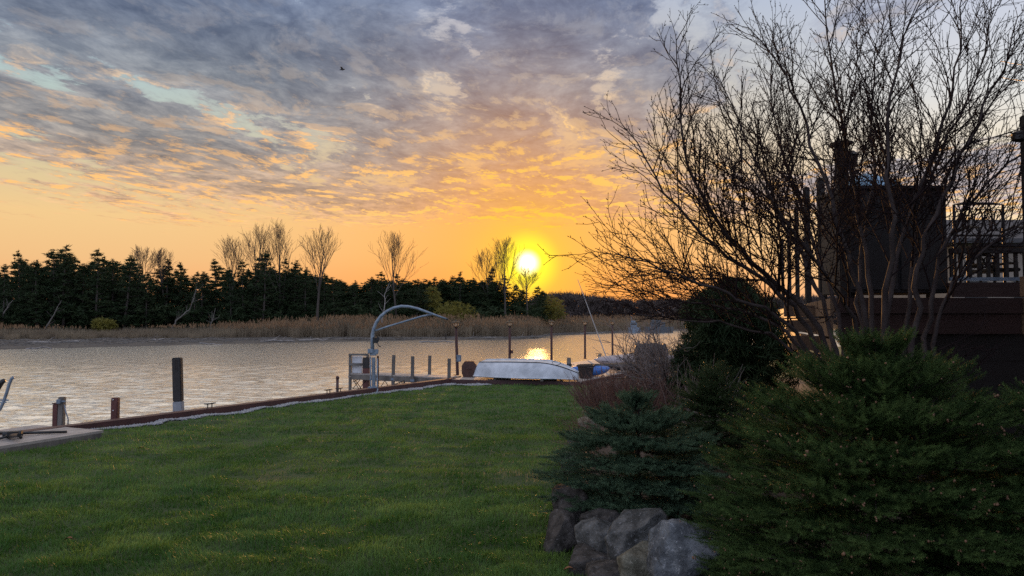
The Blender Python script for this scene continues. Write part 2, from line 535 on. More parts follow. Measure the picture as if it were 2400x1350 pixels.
M['rock_dark'] = rock_mat('rock_dark', (0.034, 0.030, 0.027), (0.095, 0.083, 0.076), (0.16, 0.15, 0.145))
M['rock_grey'] = rock_mat('rock_grey', (0.052, 0.052, 0.050), (0.14, 0.138, 0.135), (0.26, 0.26, 0.27))
M['rock_pale'] = rock_mat('rock_pale', (0.07, 0.075, 0.083), (0.18, 0.19, 0.205), (0.38, 0.39, 0.41))
M['rock_tan'] = rock_mat('rock_tan', (0.11, 0.10, 0.075), (0.22, 0.205, 0.16), (0.32, 0.30, 0.25))


def water_material():
    m = bpy.data.materials.new('lagoon_water')
    m.use_nodes = True
    t = NT(m.node_tree)
    b = t.n['Principled BSDF']
    b.inputs['Base Color'].default_value = (0.97, 0.90, 0.79, 1)
    b.inputs['Roughness'].default_value = 0.17
    b.inputs['IOR'].default_value = 1.8
    b.inputs['Metallic'].default_value = 0.93
    co = t.new('ShaderNodeTexCoord').outputs['Object']
    v = t.vm('MULTIPLY', co, (0.55, 1.0, 1.0))
    n1 = t.noise(v, 4.5, 4, 0.65, 0.4).outputs[0]
    n2 = t.noise(v, 1.1, 3, 0.5, 0.3).outputs[0]
    h = t.m('ADD', t.m('MULTIPLY', n1, 0.55), t.m('MULTIPLY', n2, 1.0))
    bp = t.new('ShaderNodeBump')
    bp.inputs['Strength'].default_value = 1.0
    bp.inputs['Distance'].default_value = 0.115
    t.l.new(h, bp.inputs['Height'])
    t.l.new(bp.outputs[0], b.inputs['Normal'])
    return m


M['water'] = water_material()


# value noise for shaping
def vnoise(x, y, seed=0):
    g = np.random.default_rng(seed).random((256, 256))
    x, y = np.asarray(x, float), np.asarray(y, float)
    xi, yi = np.floor(x).astype(int), np.floor(y).astype(int)
    fx, fy = x - xi, y - yi
    fx, fy = fx * fx * (3 - 2 * fx), fy * fy * (3 - 2 * fy)
    a = g[xi % 256, yi % 256]
    b = g[(xi + 1) % 256, yi % 256]
    c = g[xi % 256, (yi + 1) % 256]
    d = g[(xi + 1) % 256, (yi + 1) % 256]
    return (a * (1 - fx) + b * fx) * (1 - fy) + (c * (1 - fx) + d * fx) * fy


def fbm(x, y, seed=0, o=3):
    s, a, t = 0, 0.5, 0
    for i in range(o):
        s = s + a * vnoise(x * 2 ** i, y * 2 ** i, seed + i)
        t += a
        a *= 0.5
    return s / t

# ------------------------------------------------------------------ the setting: ground, water, far bank
WALL_A, WALL_B = Vector((-1.8, 22.6, 0)), Vector((-7.1, 13.0, 0))
WDIR = (WALL_A - WALL_B).normalized()                 # along the sea wall, away from the camera
WOUT = Vector((-WDIR.y, WDIR.x, 0))                   # towards the water
LDIR = Vector((1.729, 3.41, 0)).normalized()          # along the row of lamps
WALL_0 = WALL_B - WDIR * 40
BED = [(0.42, 6.3), (1.02, 11.5), (2.1, 21.4)]        # edge of the raised bed beside the lawn


def wall_x(y):
    return WALL_B.x + (y - WALL_B.y) * WDIR.x / WDIR.y


def bed_x(y):
    return np.interp(y, [p[1] for p in BED], [p[0] for p in BED], left=0.40)


def lawn_z(x, y):
    lump = fbm(np.asarray(x) * 2.0 + 5, np.asarray(y) * 3.6, 15, 3)
    return 0.085 * (lump - 0.5) + 0.06 * (fbm(np.asarray(x) * 0.35 + 9, np.asarray(y) * 0.35, 3) - 0.5) + 0.02 * (vnoise(np.asarray(x) * 1.6 + 3, np.asarray(y) * 1.6, 5) - 0.5)


def build_land():
    # the near bank, one sheet with the bank side going down into the water
    edge = [WALL_0 + WOUT * -0.05, WALL_B - WOUT * 0.02, WALL_A - WOUT * 0.02, Vector((-1.75, 24.0, 0)), Vector((-1.75, 24.0, 0)) + LDIR * 30, Vector((60, 66, 0)), Vector((140, 60, 0)), Vector((140, -40, 0)), Vector((-30, -40, 0))]
    bm = bmesh.new()
    vs = [bm.verts.new((p.x, p.y, -0.02)) for p in edge]
    f = bm.faces.new(vs)
    ex = bmesh.ops.extrude_face_region(bm, geom=[f])
    for v in [e for e in ex['geom'] if isinstance(e, bmesh.types.BMVert)]:
        v.co.z = -2.2
    bmesh.ops.recalc_face_normals(bm, faces=bm.faces)
    me = bpy.data.meshes.new('ground')
    bm.to_mesh(me)
    bm.free()
    tag(link_mesh(me, 'ground', M['turf'], None, False), kind='structure')
    # the lawn: gently uneven turf
    xs, ys = np.arange(-14, 3.2, 0.09), np.arange(-2, 24.2, 0.07)
    X, Y = np.meshgrid(xs, ys)
    wl = WALL_B.x + (Y - WALL_B.y) * WDIR.x / WDIR.y + 0.10 / WDIR.y
    X2 = np.maximum(X, wl)
    Z = lawn_z(X2, Y) + 0.0
    n, m_ = X.shape
    V = np.stack([X2, Y, Z], -1).reshape(-1, 3)
    i = np.arange(n * m_).reshape(n, m_)
    Fq = np.stack([i[:-1, :-1], i[:-1, 1:], i[1:, 1:], i[1:, :-1]], -1).reshape(-1, 4)
    tag(soup('lawn', V, Fq, M['turf'], smooth=True), kind='structure')
    # raised planting bed behind the boulders
    xs, ys = np.linspace(0, 1, 30), np.linspace(2.5, 24, 60)
    U, Y = np.meshgrid(xs, ys)
    bx = np.where(Y < 6.3, 0.42 + (6.3 - Y) * 0.95, bed_x(Y))
    hgt = np.interp(Y, [2.5, 7.3, 8.8, 12, 16, 22, 24], [0.06, 0.08, 0.38, 0.42, 0.3, 0.08, 0.03])
    X = bx + 0.05 + U * 11
    Z = hgt * np.clip(U * 11 / 0.35, 0, 1) ** 0.6 + 0.12 * (fbm(X * 1.2, Y * 1.2, 8) - 0.5) * np.clip(U * 6, 0, 1) - 0.03
    V = np.stack([X, Y, Z], -1).reshape(-1, 3)
    n, m_ = X.shape
    i = np.arange(n * m_).reshape(n, m_)
    Fq = np.stack([i[:-1, :-1], i[:-1, 1:], i[1:, 1:], i[1:, :-1]], -1).reshape(-1, 4)
    tag(soup('planting_bed_soil', V, Fq, M['mulch'], smooth=True), kind='structure')
    # the water
    ys = [-60.0, -20.0, 0.0, 6.0]
    y = 9.0
    while y < 235:
        ys.append(y)
        y += max(0.032, y * y / 8500.0)
    ys += [260.0, 320.0, 500.0, 1500.0]
    ys = np.array(ys)
    u = np.concatenate([[-9.0, -3.0, -1.5], np.linspace(-0.90, 0.40, 620), [0.9, 1.6, 4.0]])
    U, Y = np.meshgrid(u, ys)
    X = U * np.maximum(Y, 12.0) * np.where(np.abs(U) > 2, 1 + 3000 / (np.maximum(Y, 12.0) + 60), 1)
    dy = np.maximum(0.032, Y * Y / 8500.0)
    g = np.random.default_rng(404)
    Z = np.full_like(X, -1.0)
    for lam in (0.12, 0.17, 0.24, 0.33, 0.46, 0.65, 0.9):
        fade = np.clip((lam / dy - 2.0) / 2.0, 0, 1) * ((Y > 8) & (Y < 230))
        for k in range(3):
            a = math.pi / 2 + g.normal(0, 0.55)
            l_ = lam * (0.85 + 0.3 * g.random())
            kx, ky = math.cos(a) * 2 * math.pi / l_, math.sin(a) * 2 * math.pi / l_
            ph = g.random() * 6.28
            env = 0.45 + 0.9 * vnoise(X / (l_ * 3.1) + k * 17, Y / (l_ * 2.3) + lam * 31, 800 + k)
            wob = 3.0 * vnoise(X / (l_ * 4.0) + 5 * k, Y / (l_ * 4.0), 900 + k)
            Z += fade * env * 0.080 * l_ / (2 * math.pi) * np.sin(kx * X + ky * Y + ph + wob)
    n, m_ = X.shape
    i = np.arange(n * m_).reshape(n, m_)
    Fq = np.stack([i[:-1, :-1], i[:-1, 1:], i[1:, 1:], i[1:, :-1]], -1).reshape(-1, 4)
    tag(soup('water', np.stack([X, Y, Z], -1).reshape(-1, 3), Fq, M['water'], smooth=True), kind='structure')
    b = MB()
    b.add([(-2500, -600, -2.6), (2500, -600, -2.6), (2500, 2600, -2.6), (-2500, 2600, -2.6)], [(0, 1, 2, 3)])
    tag(b.build('lake_bed', M['mud']), kind='structure')


build_land()

SHORE_PX = [(-1500, 832), (-700, 828), (-250, 822), (0, 819), (150, 816), (300, 812), (450, 808), (600, 805), (740, 802), (870, 800), (1000, 797), (1100, 797), (1180, 797), (1255, 794), (1285, 787), (1340, 785), (1400, 783), (1450, 781), (1500, 778), (1560, 776), (1650, 774), (1800, 772), (2000, 770), (2400, 768)]
SHORE = [gp(x, y, -1.0) for x, y in SHORE_PX]
SX = np.array([p[0] for p in SHORE_PX], float)
SY = np.array([p.y for p in SHORE])


def shore_y(px):
    return np.interp(px, SX, SY)


def flat_w(px):
    return np.interp(px, [-1500, 0, 300, 600, 760, 870, 1050, 1250, 1300, 1400, 2400], [26, 25, 21, 14, 9, 5, 2.5, 3.5, 6, 9, 9])


def bank_z(off):
    return np.interp(off, [0, 5, 12, 20, 40, 120, 900], [-0.80, -0.70, -0.45, -0.1, 0.3, 0.8, 1.5])


def build_bank():
    pxs = np.concatenate([np.linspace(-1500, 0, 40)[:-1], np.linspace(0, 1600, 240), np.linspace(1610, 2400, 30)])
    rows = [(-7, 0), (-3, 0), (-1.2, 0), (0, 0)] + [(0, f / 8) for f in range(1, 9)] + [(o, 1) for o in (2.5, 4, 6, 8.5, 12, 16, 20, 28, 40, 80, 200, 500, 900)]
    offs = np.arange(len(rows))
    P, O = np.meshgrid(pxs, offs, indexing='ij')
    ro, rf = np.array([r[0] for r in rows], float)[O], np.array([r[1] for r in rows], float)[O]
    base = shore_y(P)
    O = ro + rf * flat_w(P)
    wob = (fbm(P / 22.0, O * 0 + 3.3, 21, 4) - 0.5) * 5.0 * np.clip(1 - np.abs(O) / 30, 0, 1)
    Y = base + O + wob
    # direction of each pixel column on the ground
    X = (P - 1200) / F * (base * math.cos(0) + O * 1.0)
    Z = np.where(rf < 1e-6, np.interp(ro, [-7, -3, -1.2, 0], [-1.6, -1.25, -1.08, -0.99]), np.where(ro < 1e-6, -0.985 + 0.185 * rf, bank_z(ro))) + 0.16 * (fbm(X * 0.25, Y * 0.25, 31, 4) - 0.5) * (rf > 0.1) * (ro < 30)
    V = np.stack([X, Y, Z], -1).reshape(-1, 3)
    n, m_ = P.shape
    i = np.arange(n * m_).reshape(n, m_)
    Fq = np.stack([i[:-1, :-1], i[1:, :-1], i[1:, 1:], i[:-1, 1:]], -1).reshape(-1, 4)
    tag(soup('far_bank_terrain', V, Fq, M['mud'], smooth=True), kind='structure')


build_bank()


def bank_pt(px, off):
    y = float(shore_y(px) + flat_w(px)) + off
    return Vector(((px - 1200) / F * y, y, float(bank_z(off)) - 0.05))


# ------------------------------------------------------------------ grass, gravel, reeds: what nobody could count
def blades(P, h, w, lean, az, two=True):
    """grass blades: P (n,3) roots"""
    n = len(P)
    a = rng.random(n) * math.pi * 2
    sx = np.stack([np.cos(a), np.sin(a), np.zeros(n)], -1) * (w / 2)[:, None]
    ld = np.stack([np.cos(az), np.sin(az), np.zeros(n)], -1)
    up = np.array([0, 0, 1.0])
    tip = P + ld * (h * lean)[:, None] + up * (h * np.sqrt(np.clip(1 - lean ** 2, 0.1, 1)))[:, None]
    if not two:
        V = np.stack([P - sx, P + sx, tip], 1).reshape(-1, 3)
        return V, np.arange(3 * n).reshape(n, 3)
    mid = P + ld * (h * lean * 0.3)[:, None] + up * (h * 0.55)[:, None]
    V = np.stack([P - sx, P + sx, mid - sx * 0.8, mid + sx * 0.8, tip], 1).reshape(-1, 3)
    b = (np.arange(n) * 5)[:, None]
    T = np.concatenate([b + np.array([[0, 1, 3]]), b + np.array([[0, 3, 2]]), b + np.array([[2, 3, 4]])], 0)
    return V, T


def build_grass():
    n = 560000
    lo, hi = 3.6, 24.0
    u = rng.random(n)
    Y = lo * (hi / lo) ** u
    half = 0.80 * Y + 1.2
    X = (rng.random(n) * 2 - 1) * half
    bx = np.where(Y < 6.3, 0.42 + (6.3 - Y) * 0.95, bed_x(Y)) + 0.02 + 0.1 * (vnoise(Y * 3, Y * 0, 4) - 0.5)
    wl = WALL_B.x + (Y - WALL_B.y) * WDIR.x / WDIR.y + 0.30 + 0.16 * vnoise(Y * 2.3, Y * 0 + 7, 44)
    ok = (X < bx) & (X > wl) & ~((Y > 21.9 - 0.06 * (X + 1.9)) & (X > -2.0))
    # the dock in the corner
    rel = np.stack([X + 6.55, Y - 11.95], -1)
    du, dw = rel @ np.array([-.38, -.925]), rel @ np.array([-.925, .38])
    ok &= ~((du > -0.12) & (dw > -0.03))
    # a worn patch
    pa = gp(1225, 1122)
    bare = ((X - pa.x) / 0.42) ** 2 + ((Y - pa.y) / 0.45) ** 2
    ok &= ~((bare < 1) & (rng.random(n) > 0.25 + 0.5 * bare))
    X, Y = X[ok], Y[ok]
    n = len(X)
    tuft = 0.5 * fbm(X * 2.0 + 5, Y * 3.6, 15, 3) + 0.5 * fbm(X * 5, Y * 8, 61, 3)
    tuft2 = fbm(X * 0.7, Y * 1.4, 71, 2)
    h = (0.018 + 0.066 * np.clip(tuft * 1.7 - 0.38, 0, 1) ** 1.2 + 0.022 * tuft2) * (0.65 + 0.7 * rng.random(n))
    w = np.clip(0.0010 * Y, 0.0042, 0.02) * (0.7 + 0.6 * rng.random(n))
    az = fbm(X * 1.3 + 40, Y * 1.8, 81, 2) * math.pi * 4 + rng.normal(0, 0.7, n)
    lean = np.clip(0.45 + 0.25 * rng.normal(0, 1, n) + 0.3 * (fbm(X * 1.7, Y * 2.5 + 9, 91, 2) - .5), 0.05, 0.9)
    P = np.stack([X, Y, lawn_z(X, Y) - 0.004], -1)
    near = Y < 8.5
    V1, T1 = blades(P[near], h[near], w[near], lean[near], az[near], True)
    V2, T2 = blades(P[~near], h[~near], w[~near], lean[~near], az[~near], False)
    o = soup('lawn_grass', np.concatenate([V1, V2]), np.concatenate([T1, T2 + len(V1)]), M['grass'])
    tag(o, 'thick green lawn grass in uneven tufts between sea wall and boulders', 'grass', kind='stuff')


build_grass()


def build_gravel():
    # white stones in a narrow strip on the land side of the sea wall
    n = 9000
    t = rng.random(n) * 26 - 1.5
    s = rng.random(n)
    wv = 0.14 + s * (0.10 + 0.16 * vnoise(t * 1.7, t * 0, 12))
    B = np.array(WALL_B)[None, :2] + t[:, None] * np.array(WDIR)[None, :2] * 0.43 * 1.0
    B = np.array(WALL_B)[None, :2] + (t / 26 * 12.2)[:, None] * np.array(WDIR)[None, :2] - wv[:, None] * np.array(WOUT)[None, :2]
    ext = rng.random(1500)
    C = np.array([-1.9, 22.0])[None] + np.stack([ext * 1.9 - 0.6, -0.3 * rng.random(1500) - 0.1 * ext], -1)
    B = np.concatenate([B, C])
    n = len(B)
    r = 0.012 + 0.020 * rng.random(n)
    z = lawn_z(B[:, 0], B[:, 1]) + 0.012 + 0.02 * rng.random(n)
    oct_ = np.array([[1, 0, 0], [-1, 0, 0], [0, 1, 0], [0, -1, 0], [0, 0, .7], [0, 0, -.7]], float)
    fc = np.array([[0, 2, 4], [2, 1, 4], [1, 3, 4], [3, 0, 4], [2, 0, 5], [1, 2, 5], [3, 1, 5], [0, 3, 5]])
    a = rng.random(n) * 6.28
    ca, sa = np.cos(a), np.sin(a)
    J = oct_[None] * (0.7 + 0.6 * rng.random((n, 6, 1))) * r[:, None, None]
    X = J[..., 0] * ca[:, None] - J[..., 1] * sa[:, None] + B[:, None, 0]
    Y = J[..., 0] * sa[:, None] + J[..., 1] * ca[:, None] + B[:, None, 1]
    Z = J[..., 2] + z[:, None]
    V = np.stack([X, Y, Z], -1).reshape(-1, 3)
    T = (fc[None] + (np.arange(n) * 6)[:, None, None]).reshape(-1, 3)
    tag(soup('gravel', V, T, M['gravel']), 'narrow strip of white gravel along the red steel sea wall', 'gravel', kind='stuff')


build_gravel()


def build_reeds():
    n = 46000
    px = rng.random(n) * 1900 - 200
    # reed height and depth along the bank
    hh = np.interp(px, [-200, 0, 120, 330, 480, 640, 760, 900, 1060, 1180, 1250, 1290, 1330, 1440, 1700], [1.7, 1.6, 1.35, 1.3, 1.5, 2.4, 2.8, 2.9, 2.9, 2.9, 2.7, 2.2, 3.2, 3.3, 3.3])
    off = 3.0 + rng.random(n) ** 1.3 * np.interp(px, [-200, 600, 1300, 1400], [11, 14, 16, 25])
    off = off + (fbm(px / 30.0, px * 0, 17, 3) - 0.5) * 7
    keep = off > 0.2
    px, hh, off = px[keep], hh[keep], off[keep]
    n = len(px)
    Y = shore_y(px) + flat_w(px) + off
    X = (px - 1200) / F * Y
    Z = bank_z(off) - 0.1
    clump = fbm(X * 0.35, Y * 0.35, 27, 3)
    h = hh * (0.62 + 0.55 * clump) * (0.72 + 0.4 * rng.random(n)) * np.clip(0.55 + off / 14, 0.5, 1.08)
    P = np.stack([X, Y, Z], -1)
    lean = np.abs(rng.normal(0.03, 0.10, n))
    az = rng.random(n) * 6.28
    w = 0.035 + 0.03 * rng.random(n)
    V, T = blades(P, h, w, np.clip(lean, 0, .5), az, True)
    tag(soup('reeds', V, T, M['reed']), 'tall dry pale reeds lining the far shore below the pines', 'reeds', kind='stuff')
    # plumes on the taller ones
    k = (rng.random(n) < 0.30) & (h > 1.5)
    Pk, hk = P[k], h[k]
    m_ = len(Pk)
    ld = np.stack([np.cos(az[k]), np.sin(az[k]), np.zeros(m_)], -1) * (hk * np.clip(lean[k], 0, .5))[:, None]
    top = Pk + ld + np.array([0, 0, 1.0]) * (hk * 0.93)[:, None]
    V, T = blades(top, 0.34 + 0.2 * rng.random(m_), 0.10 + 0.07 * rng.random(m_), np.full(m_, .25), rng.random(m_) * 6.28, True)
    tag(soup('reed_plumes', V, T, M['plume']), 'feathery tan plumes topping the tall dry reeds', 'reed plumes', kind='stuff')


build_reeds()

# ------------------------------------------------------------------ generic trees
def unit(v):
    return v / max(np.linalg.norm(v), 1e-9)


class Twigs:
    """fast collector of tapering tubes"""
    def __init__(s):
        s.V, s.T, s.n = [], [], 0

    def tube(s, pts, r0, r1, k=3):
        pts = np.asarray(pts, float)
        m_ = len(pts)
        d = np.gradient(pts, axis=0)
        d /= np.maximum(np.linalg.norm(d, axis=1), 1e-9)[:, None]
        ref = np.array([0.37, 0.61, 0.70]) if abs(d[0] @ np.array([0.37, 0.61, 0.70])) < 0.9 else np.array([0.9, -0.3, 0.1])
        a = np.cross(d, ref)
        a /= np.maximum(np.linalg.norm(a, axis=1), 1e-9)[:, None]
        b = np.cross(a, d)
        th = np.arange(k) * 2 * math.pi / k
        rad = np.linspace(r0, r1, m_)[:, None, None]
        ring = pts[:, None, :] + rad * (a[:, None, :] * np.cos(th)[None, :, None] + b[:, None, :] * np.sin(th)[None, :, None])
        V = ring.reshape(-1, 3)
        i = np.arange(m_ - 1)[:, None] * k + np.arange(k)[None]
        j = np.arange(m_ - 1)[:, None] * k + (np.arange(k) + 1)[None] % k
        q0 = np.stack([i, j, j + k], -1).reshape(-1, 3)
        q1 = np.stack([i, j + k, i + k], -1).reshape(-1, 3)
        s.V.append(V)
        s.T.append(np.concatenate([q0, q1]) + s.n)
        s.n += len(V)

    def tris(s, V, T):
        s.V.append(np.asarray(V, float))
        s.T.append(np.asarray(T) + s.n)
        s.n += len(V)

    def arrays(s):
        return np.concatenate(s.V), np.concatenate(s.T)

    def build(s, name, mat_, parent=None, smooth=True):
        V, T = s.arrays()
        return soup(name, V, T, mat_, parent, smooth)


def wander(p, d, L, n, bend, up, g):
    """a wandering path of n+1 points"""
    pts = [np.array(p, float)]
    d = unit(np.array(d, float))
    for i in range(n):
        d = unit(d + g.normal(0, bend, 3) + np.array([0, 0, up]))
        pts.append(pts[-1] + d * L / n)
    return np.array(pts), d


def side_dir(d, ang, g):
    r = g.normal(0, 1, 3)
    r = unit(r - d * (r @ d))
    return unit(d * math.cos(ang) + r * math.sin(ang))


def bare_tree(trunk, crown, g, H, r0, spread=0.55, levels=3, minr=0.012, first=0.3):
    """a leafless tree of height H at the origin: trunk into one collector, limbs and twigs into another"""
    tp, _ = wander((0, 0, 0), (g.normal(0, .03), g.normal(0, .03), 1), H * 0.86, 9, 0.035, 0.03, g)
    trunk.tube(tp, r0, r0 * 0.18, 7)

    def grow(p, d, L, r, lev):
        n = 4 if lev < 2 else 3
        pts, de = wander(p, d, L, n, 0.06, 0.10, g)
        crown.tube(pts, r, max(minr * 0.7, r * 0.35), 4 if lev == 0 else 3)
        if lev >= levels:
            return
        kids = 6 if lev == 0 else 4
        for k in range(kids):
            f = 0.25 + 0.75 * (k + g.random() * 0.6) / kids
            q = pts[0] + (pts[-1] - pts[0]) * f
            idx = min(int(f * n), n - 1)
            q = pts[idx] + (pts[idx + 1] - pts[idx]) * (f * n - idx)
            dd = unit(pts[idx + 1] - pts[idx])
            grow(q, side_dir(dd, 0.38 + 0.25 * g.random(), g), L * (0.42 + 0.25 * g.random()) * (1.15 - 0.5 * f), max(minr, r * 0.5), lev + 1)
    nb = 15
    for k in range(nb):
        f = first + (1 - first) * (k + g.random()) / nb
        z = f * 9
        i = min(int(z), 8)
        q = tp[i] + (tp[i + 1] - tp[i]) * (z - i)
        ang = spread * (1.25 - 0.55 * f) + g.normal(0, .08)
        d = side_dir(np.array([0, 0, 1.0]), ang, g)
        grow(q, d, H * (0.52 * (1.08 - f) + 0.13), max(minr, r0 * 0.42 * (1.15 - f)), 0)


def clumps(P, rad, n, g, flat=0.5, wid=0.10, outward=None):
    """spiky clumps of thin triangles round points P"""
    P = np.repeat(P, n, 0)
    m_ = len(P)
    d = g.normal(0, 1, (m_, 3))
    d[:, 2] = d[:, 2] * flat + 0.25
    d /= np.linalg.norm(d, axis=1)[:, None]
    s = np.cross(d, g.normal(0, 1, (m_, 3)))
    s /= np.linalg.norm(s, axis=1)[:, None]
    L = rad * (0.6 + 0.8 * g.random(m_))[:, None]
    base = P + g.normal(0, 0.25, (m_, 3)) * rad * np.array([1, 1, .5])
    V = np.stack([base - s * wid, base + s * wid, base + d * L], 1).reshape(-1, 3)
    return V, np.arange(3 * m_).reshape(m_, 3)


def pine_proto(seed, H, w, low=0.22, dens=1.0):
    g = np.random.default_rng(seed)
    tr, cr = Twigs(), Twigs()
    tp, _ = wander((0, 0, 0), (g.normal(0, .02), g.normal(0, .02), 1), H, 10, 0.02, 0.02, g)
    tr.tube(tp, 0.17, 0.02, 6)
    nl = int(H * 1.75)
    pts = []
    for i in range(nl):
        f = low + (1 - low) * (i + 0.3 * g.random()) / nl
        zf = f * 10
        k = min(int(zf), 9)
        c = tp[k] + (tp[k + 1] - tp[k]) * (zf - k)
        prof = (1 - f) ** 0.62 * (0.72 + 0.28 * math.sin(min(1, (f - low) / 0.22) * 1.57))
        reach = w * prof * (0.6 + 0.6 * g.random()) + 0.12
        nb = 4 + int(g.random() * 2.5)
        a0 = g.random() * 6.28
        for b in range(nb):
            if g.random() > 0.80:
                continue
            a = a0 + b * 6.28 / nb + g.normal(0, .25)
            L = reach * (0.55 + 0.6 * g.random())
            d = np.array([math.cos(a), math.sin(a), 0.05 + 0.25 * g.random() + 0.5 * max(0, f - 0.75)])
            e = c + d * L
            tr.tube(np.array([c, (c + e) / 2 + np.array([0, 0, -.04 * L]), e]), 0.035, 0.012, 3)
            m_ = max(2, int(L / 0.36))
            for q in range(m_):
                t = 0.3 + 0.75 * (q + g.random()) / m_
                sp = 0.24 * L * (t - 0.1)
                pts.append(c + d * L * t + np.array([g.normal(0, sp), g.normal(0, sp), g.normal(0, 0.07)]))
    pts.append(tp[-1] + np.array([0, 0, .1]))
    pts.append(tp[-1] - np.array([0, 0, .15]))
    P = np.array(pts)
    V, T = clumps(P, 0.36, int(17 * dens), g, 0.5, 0.055)
    cr.tris(V, T)
    return tr, cr


# tops of the pines seen against the sky in the photograph: (px, top y)
PINES = [(8, 622), (45, 592), (72, 618), (90, 612), (124, 586), (150, 579), (172, 606), (196, 622), (228, 590), (262, 611), (291, 602), (320, 622), (345, 640), (388, 611), (425, 619), (452, 640), (475, 640), (511, 610), (541, 630), (571, 611), (596, 622), (617, 592), (655, 609), (688, 614), (716, 630), (757, 643), (785, 652), (830, 660), (868, 652), (893, 640), (930, 645), (975, 657), (1012, 650), (1047, 656), (1077, 638), (1107, 655), (1152, 628), (1178, 650), (1207, 668), (1258, 672)]
PROTO = []
for k, (H, w, low) in enumerate([(10, 3.0, .12), (10, 2.5, .16), (10, 3.5, .18), (10, 2.7, .10), (10, 3.7, .20), (10, 3.1, .1)]):
    PROTO.append(pine_proto(100 + k, H, w, low))
LAND = [(0, 'the picture edge'), (209, 'the short red post with bolts'), (417, 'the tall black mooring pile'), (655, 'the tall bare poplars'), (742, 'the wide bare tree'), (930, 'the bare tree above the crane'), (1066, 'the first lamp post'), (1192, 'the second lamp post'), (1287, 'the third lamp post')]
NTH = ['first', 'second', 'third', 'fourth', 'fifth', 'sixth', 'seventh', 'eighth']


def pines():
    roots = []
    for k in range(len(PROTO)):
        tr, cr = PROTO[k]
        r = thing('pine_tree', 'x', 'tree', (0, 0, 0), 'pines in the front row of the far shore')
        tr.build('trunk', M['far_bark'], r)
        cr.build('crown', M['pine'], r, smooth=False)
        roots.append(r)
    used = set()
    rank = {}
    tops = [p[1] for p in PINES]
    for i, (px, ty) in enumerate(PINES):
        k = (i * 5 + i // 6) % len(roots)
        off = 17 + rnd.random() * 8 + (8 if px > 1000 else 0)
        b = bank_pt(px, off)
        H = pt(px, ty, b.y).z - b.z
        if k in used:
            o = copy_tree(roots[k])
        else:
            o = roots[k]
            used.add(k)
        o.location = b
        s = H / 10.0
        q_ = rnd.uniform(.72, 1.35)
        o.scale = (s * q_ * rnd.uniform(.9, 1.1), s * q_ * rnd.uniform(.9, 1.1), s)
        o.rotation_euler = (rnd.gauss(0, .03), rnd.gauss(0, .03), rnd.random() * 6.28)
        ln = min(LAND, key=lambda q: abs(q[0] - px))
        side = 'right' if px >= ln[0] else 'left'
        lo_, hi_ = sorted((px, ln[0]))
        nth = sum(1 for q, _ in PINES if (lo_ <= q <= hi_ if side == 'right' else lo_ <= q < hi_) and q >= 0)
        nth = sum(1 for q, _ in PINES if (ln[0] <= q <= px if side == 'right' else px <= q < ln[0]))
        l_, r_ = tops[max(0, i - 1)], tops[min(len(tops) - 1, i + 1)]
        look = 'tall' if ty < min(l_, r_) else ('low' if ty > max(l_, r_) else 'dark')
        o['label'] = f"{look} far shore pine, {NTH[nth - 1]} to the {side} of {ln[1]}"
    return roots


pines()


def back_woods():
    # the mass of pines that fills the wood behind the front row
    cr = Twigs()
    g = np.random.default_rng(55)
    for i in range(215):
        V, T = PROTO[i % 6][1].arrays()
        px = -560 + i * 8.7 + g.normal(0, 6)
        if px > 1270:
            break
        ty = np.interp(px, [-560] + [p[0] for p in PINES], [610] + [p[1] for p in PINES]) + 8 + 34 * g.random()
        b = bank_pt(px, 25 + g.random() * 12)
        H = pt(px, ty, b.y).z - b.z
        a = g.random() * 6.28
        s = H / 10
        Rz = np.array([[math.cos(a), -math.sin(a), 0], [math.sin(a), math.cos(a), 0], [0, 0, 1]])
        cr.tris((V * np.array([s * 1.35, s * 1.35, s])) @ Rz.T + np.array(b), T)
    for i in range(95):
        V, T = PROTO[(i * 7) % 6][1].arrays()
        px = 640 + i * 6.6 + g.normal(0, 4)
        if px > 1168:
            break
        ty = np.interp(px, [p[0] for p in PINES], [p[1] for p in PINES])
        ty = max(ty, np.interp(px, [640, 800, 1000, 1180, 1270], [628, 650, 648, 655, 680])) + 4 + 16 * g.random()
        b = bank_pt(px, 30 + g.random() * 12)
        H = pt(px, ty, b.y).z - b.z
        a = g.random() * 6.28
        s = H / 10
        Rz = np.array([[math.cos(a), -math.sin(a), 0], [math.sin(a), math.cos(a), 0], [0, 0, 1]])
        cr.tris((V * np.array([s * 1.9, s * 1.9, s])) @ Rz.T + np.array(b), T)
    # low brush under the trees
    n = 4200
    px = g.random(n) * 1900 - 600
    px = px[px < 1290]
    off = 16 + g.random(len(px)) * 24
    Y = shore_y(px) + flat_w(px) + off
    P = np.stack([(px - 1200) / F * Y, Y, bank_z(off) + g.random(len(px)) ** 1.5 * 4.5], -1)
    V, T = clumps(P, 0.9, 16, g, 0.6, 0.10)
    cr.tris(V, T)
    o = cr.build('pine_woods', M['pine'], None, False)
    tag(o, 'dense dark pine wood filling the far shore behind the front row', 'woods', kind='stuff')
    # far leafless wood beyond the bend of the water
    cr = Twigs()
    n = 2600
    px = 1240 + g.random(n) * 1300
    Y = 235 + g.random(n) * 60
    top = np.interp(px, [1240, 1290, 1330, 1370, 1420, 1480, 1560, 1650, 2540], [705, 690, 688, 694, 700, 706, 704, 700, 690])
    zt = CAM_Z + (751 - top) / F * Y
    P = np.stack([(px - 1200) / F * Y, Y, 0.5 + (zt - 0.9) * g.random(n) ** 0.8], -1)
    V, T = clumps(P, 1.9, 60, g, 1.0, 0.13)
    cr.tris(V, T)
    tag(cr.build('far_woods', M['farwood'], None, False), 'low hazy brown wood beyond the bend of the water', 'woods', kind='stuff')


back_woods()


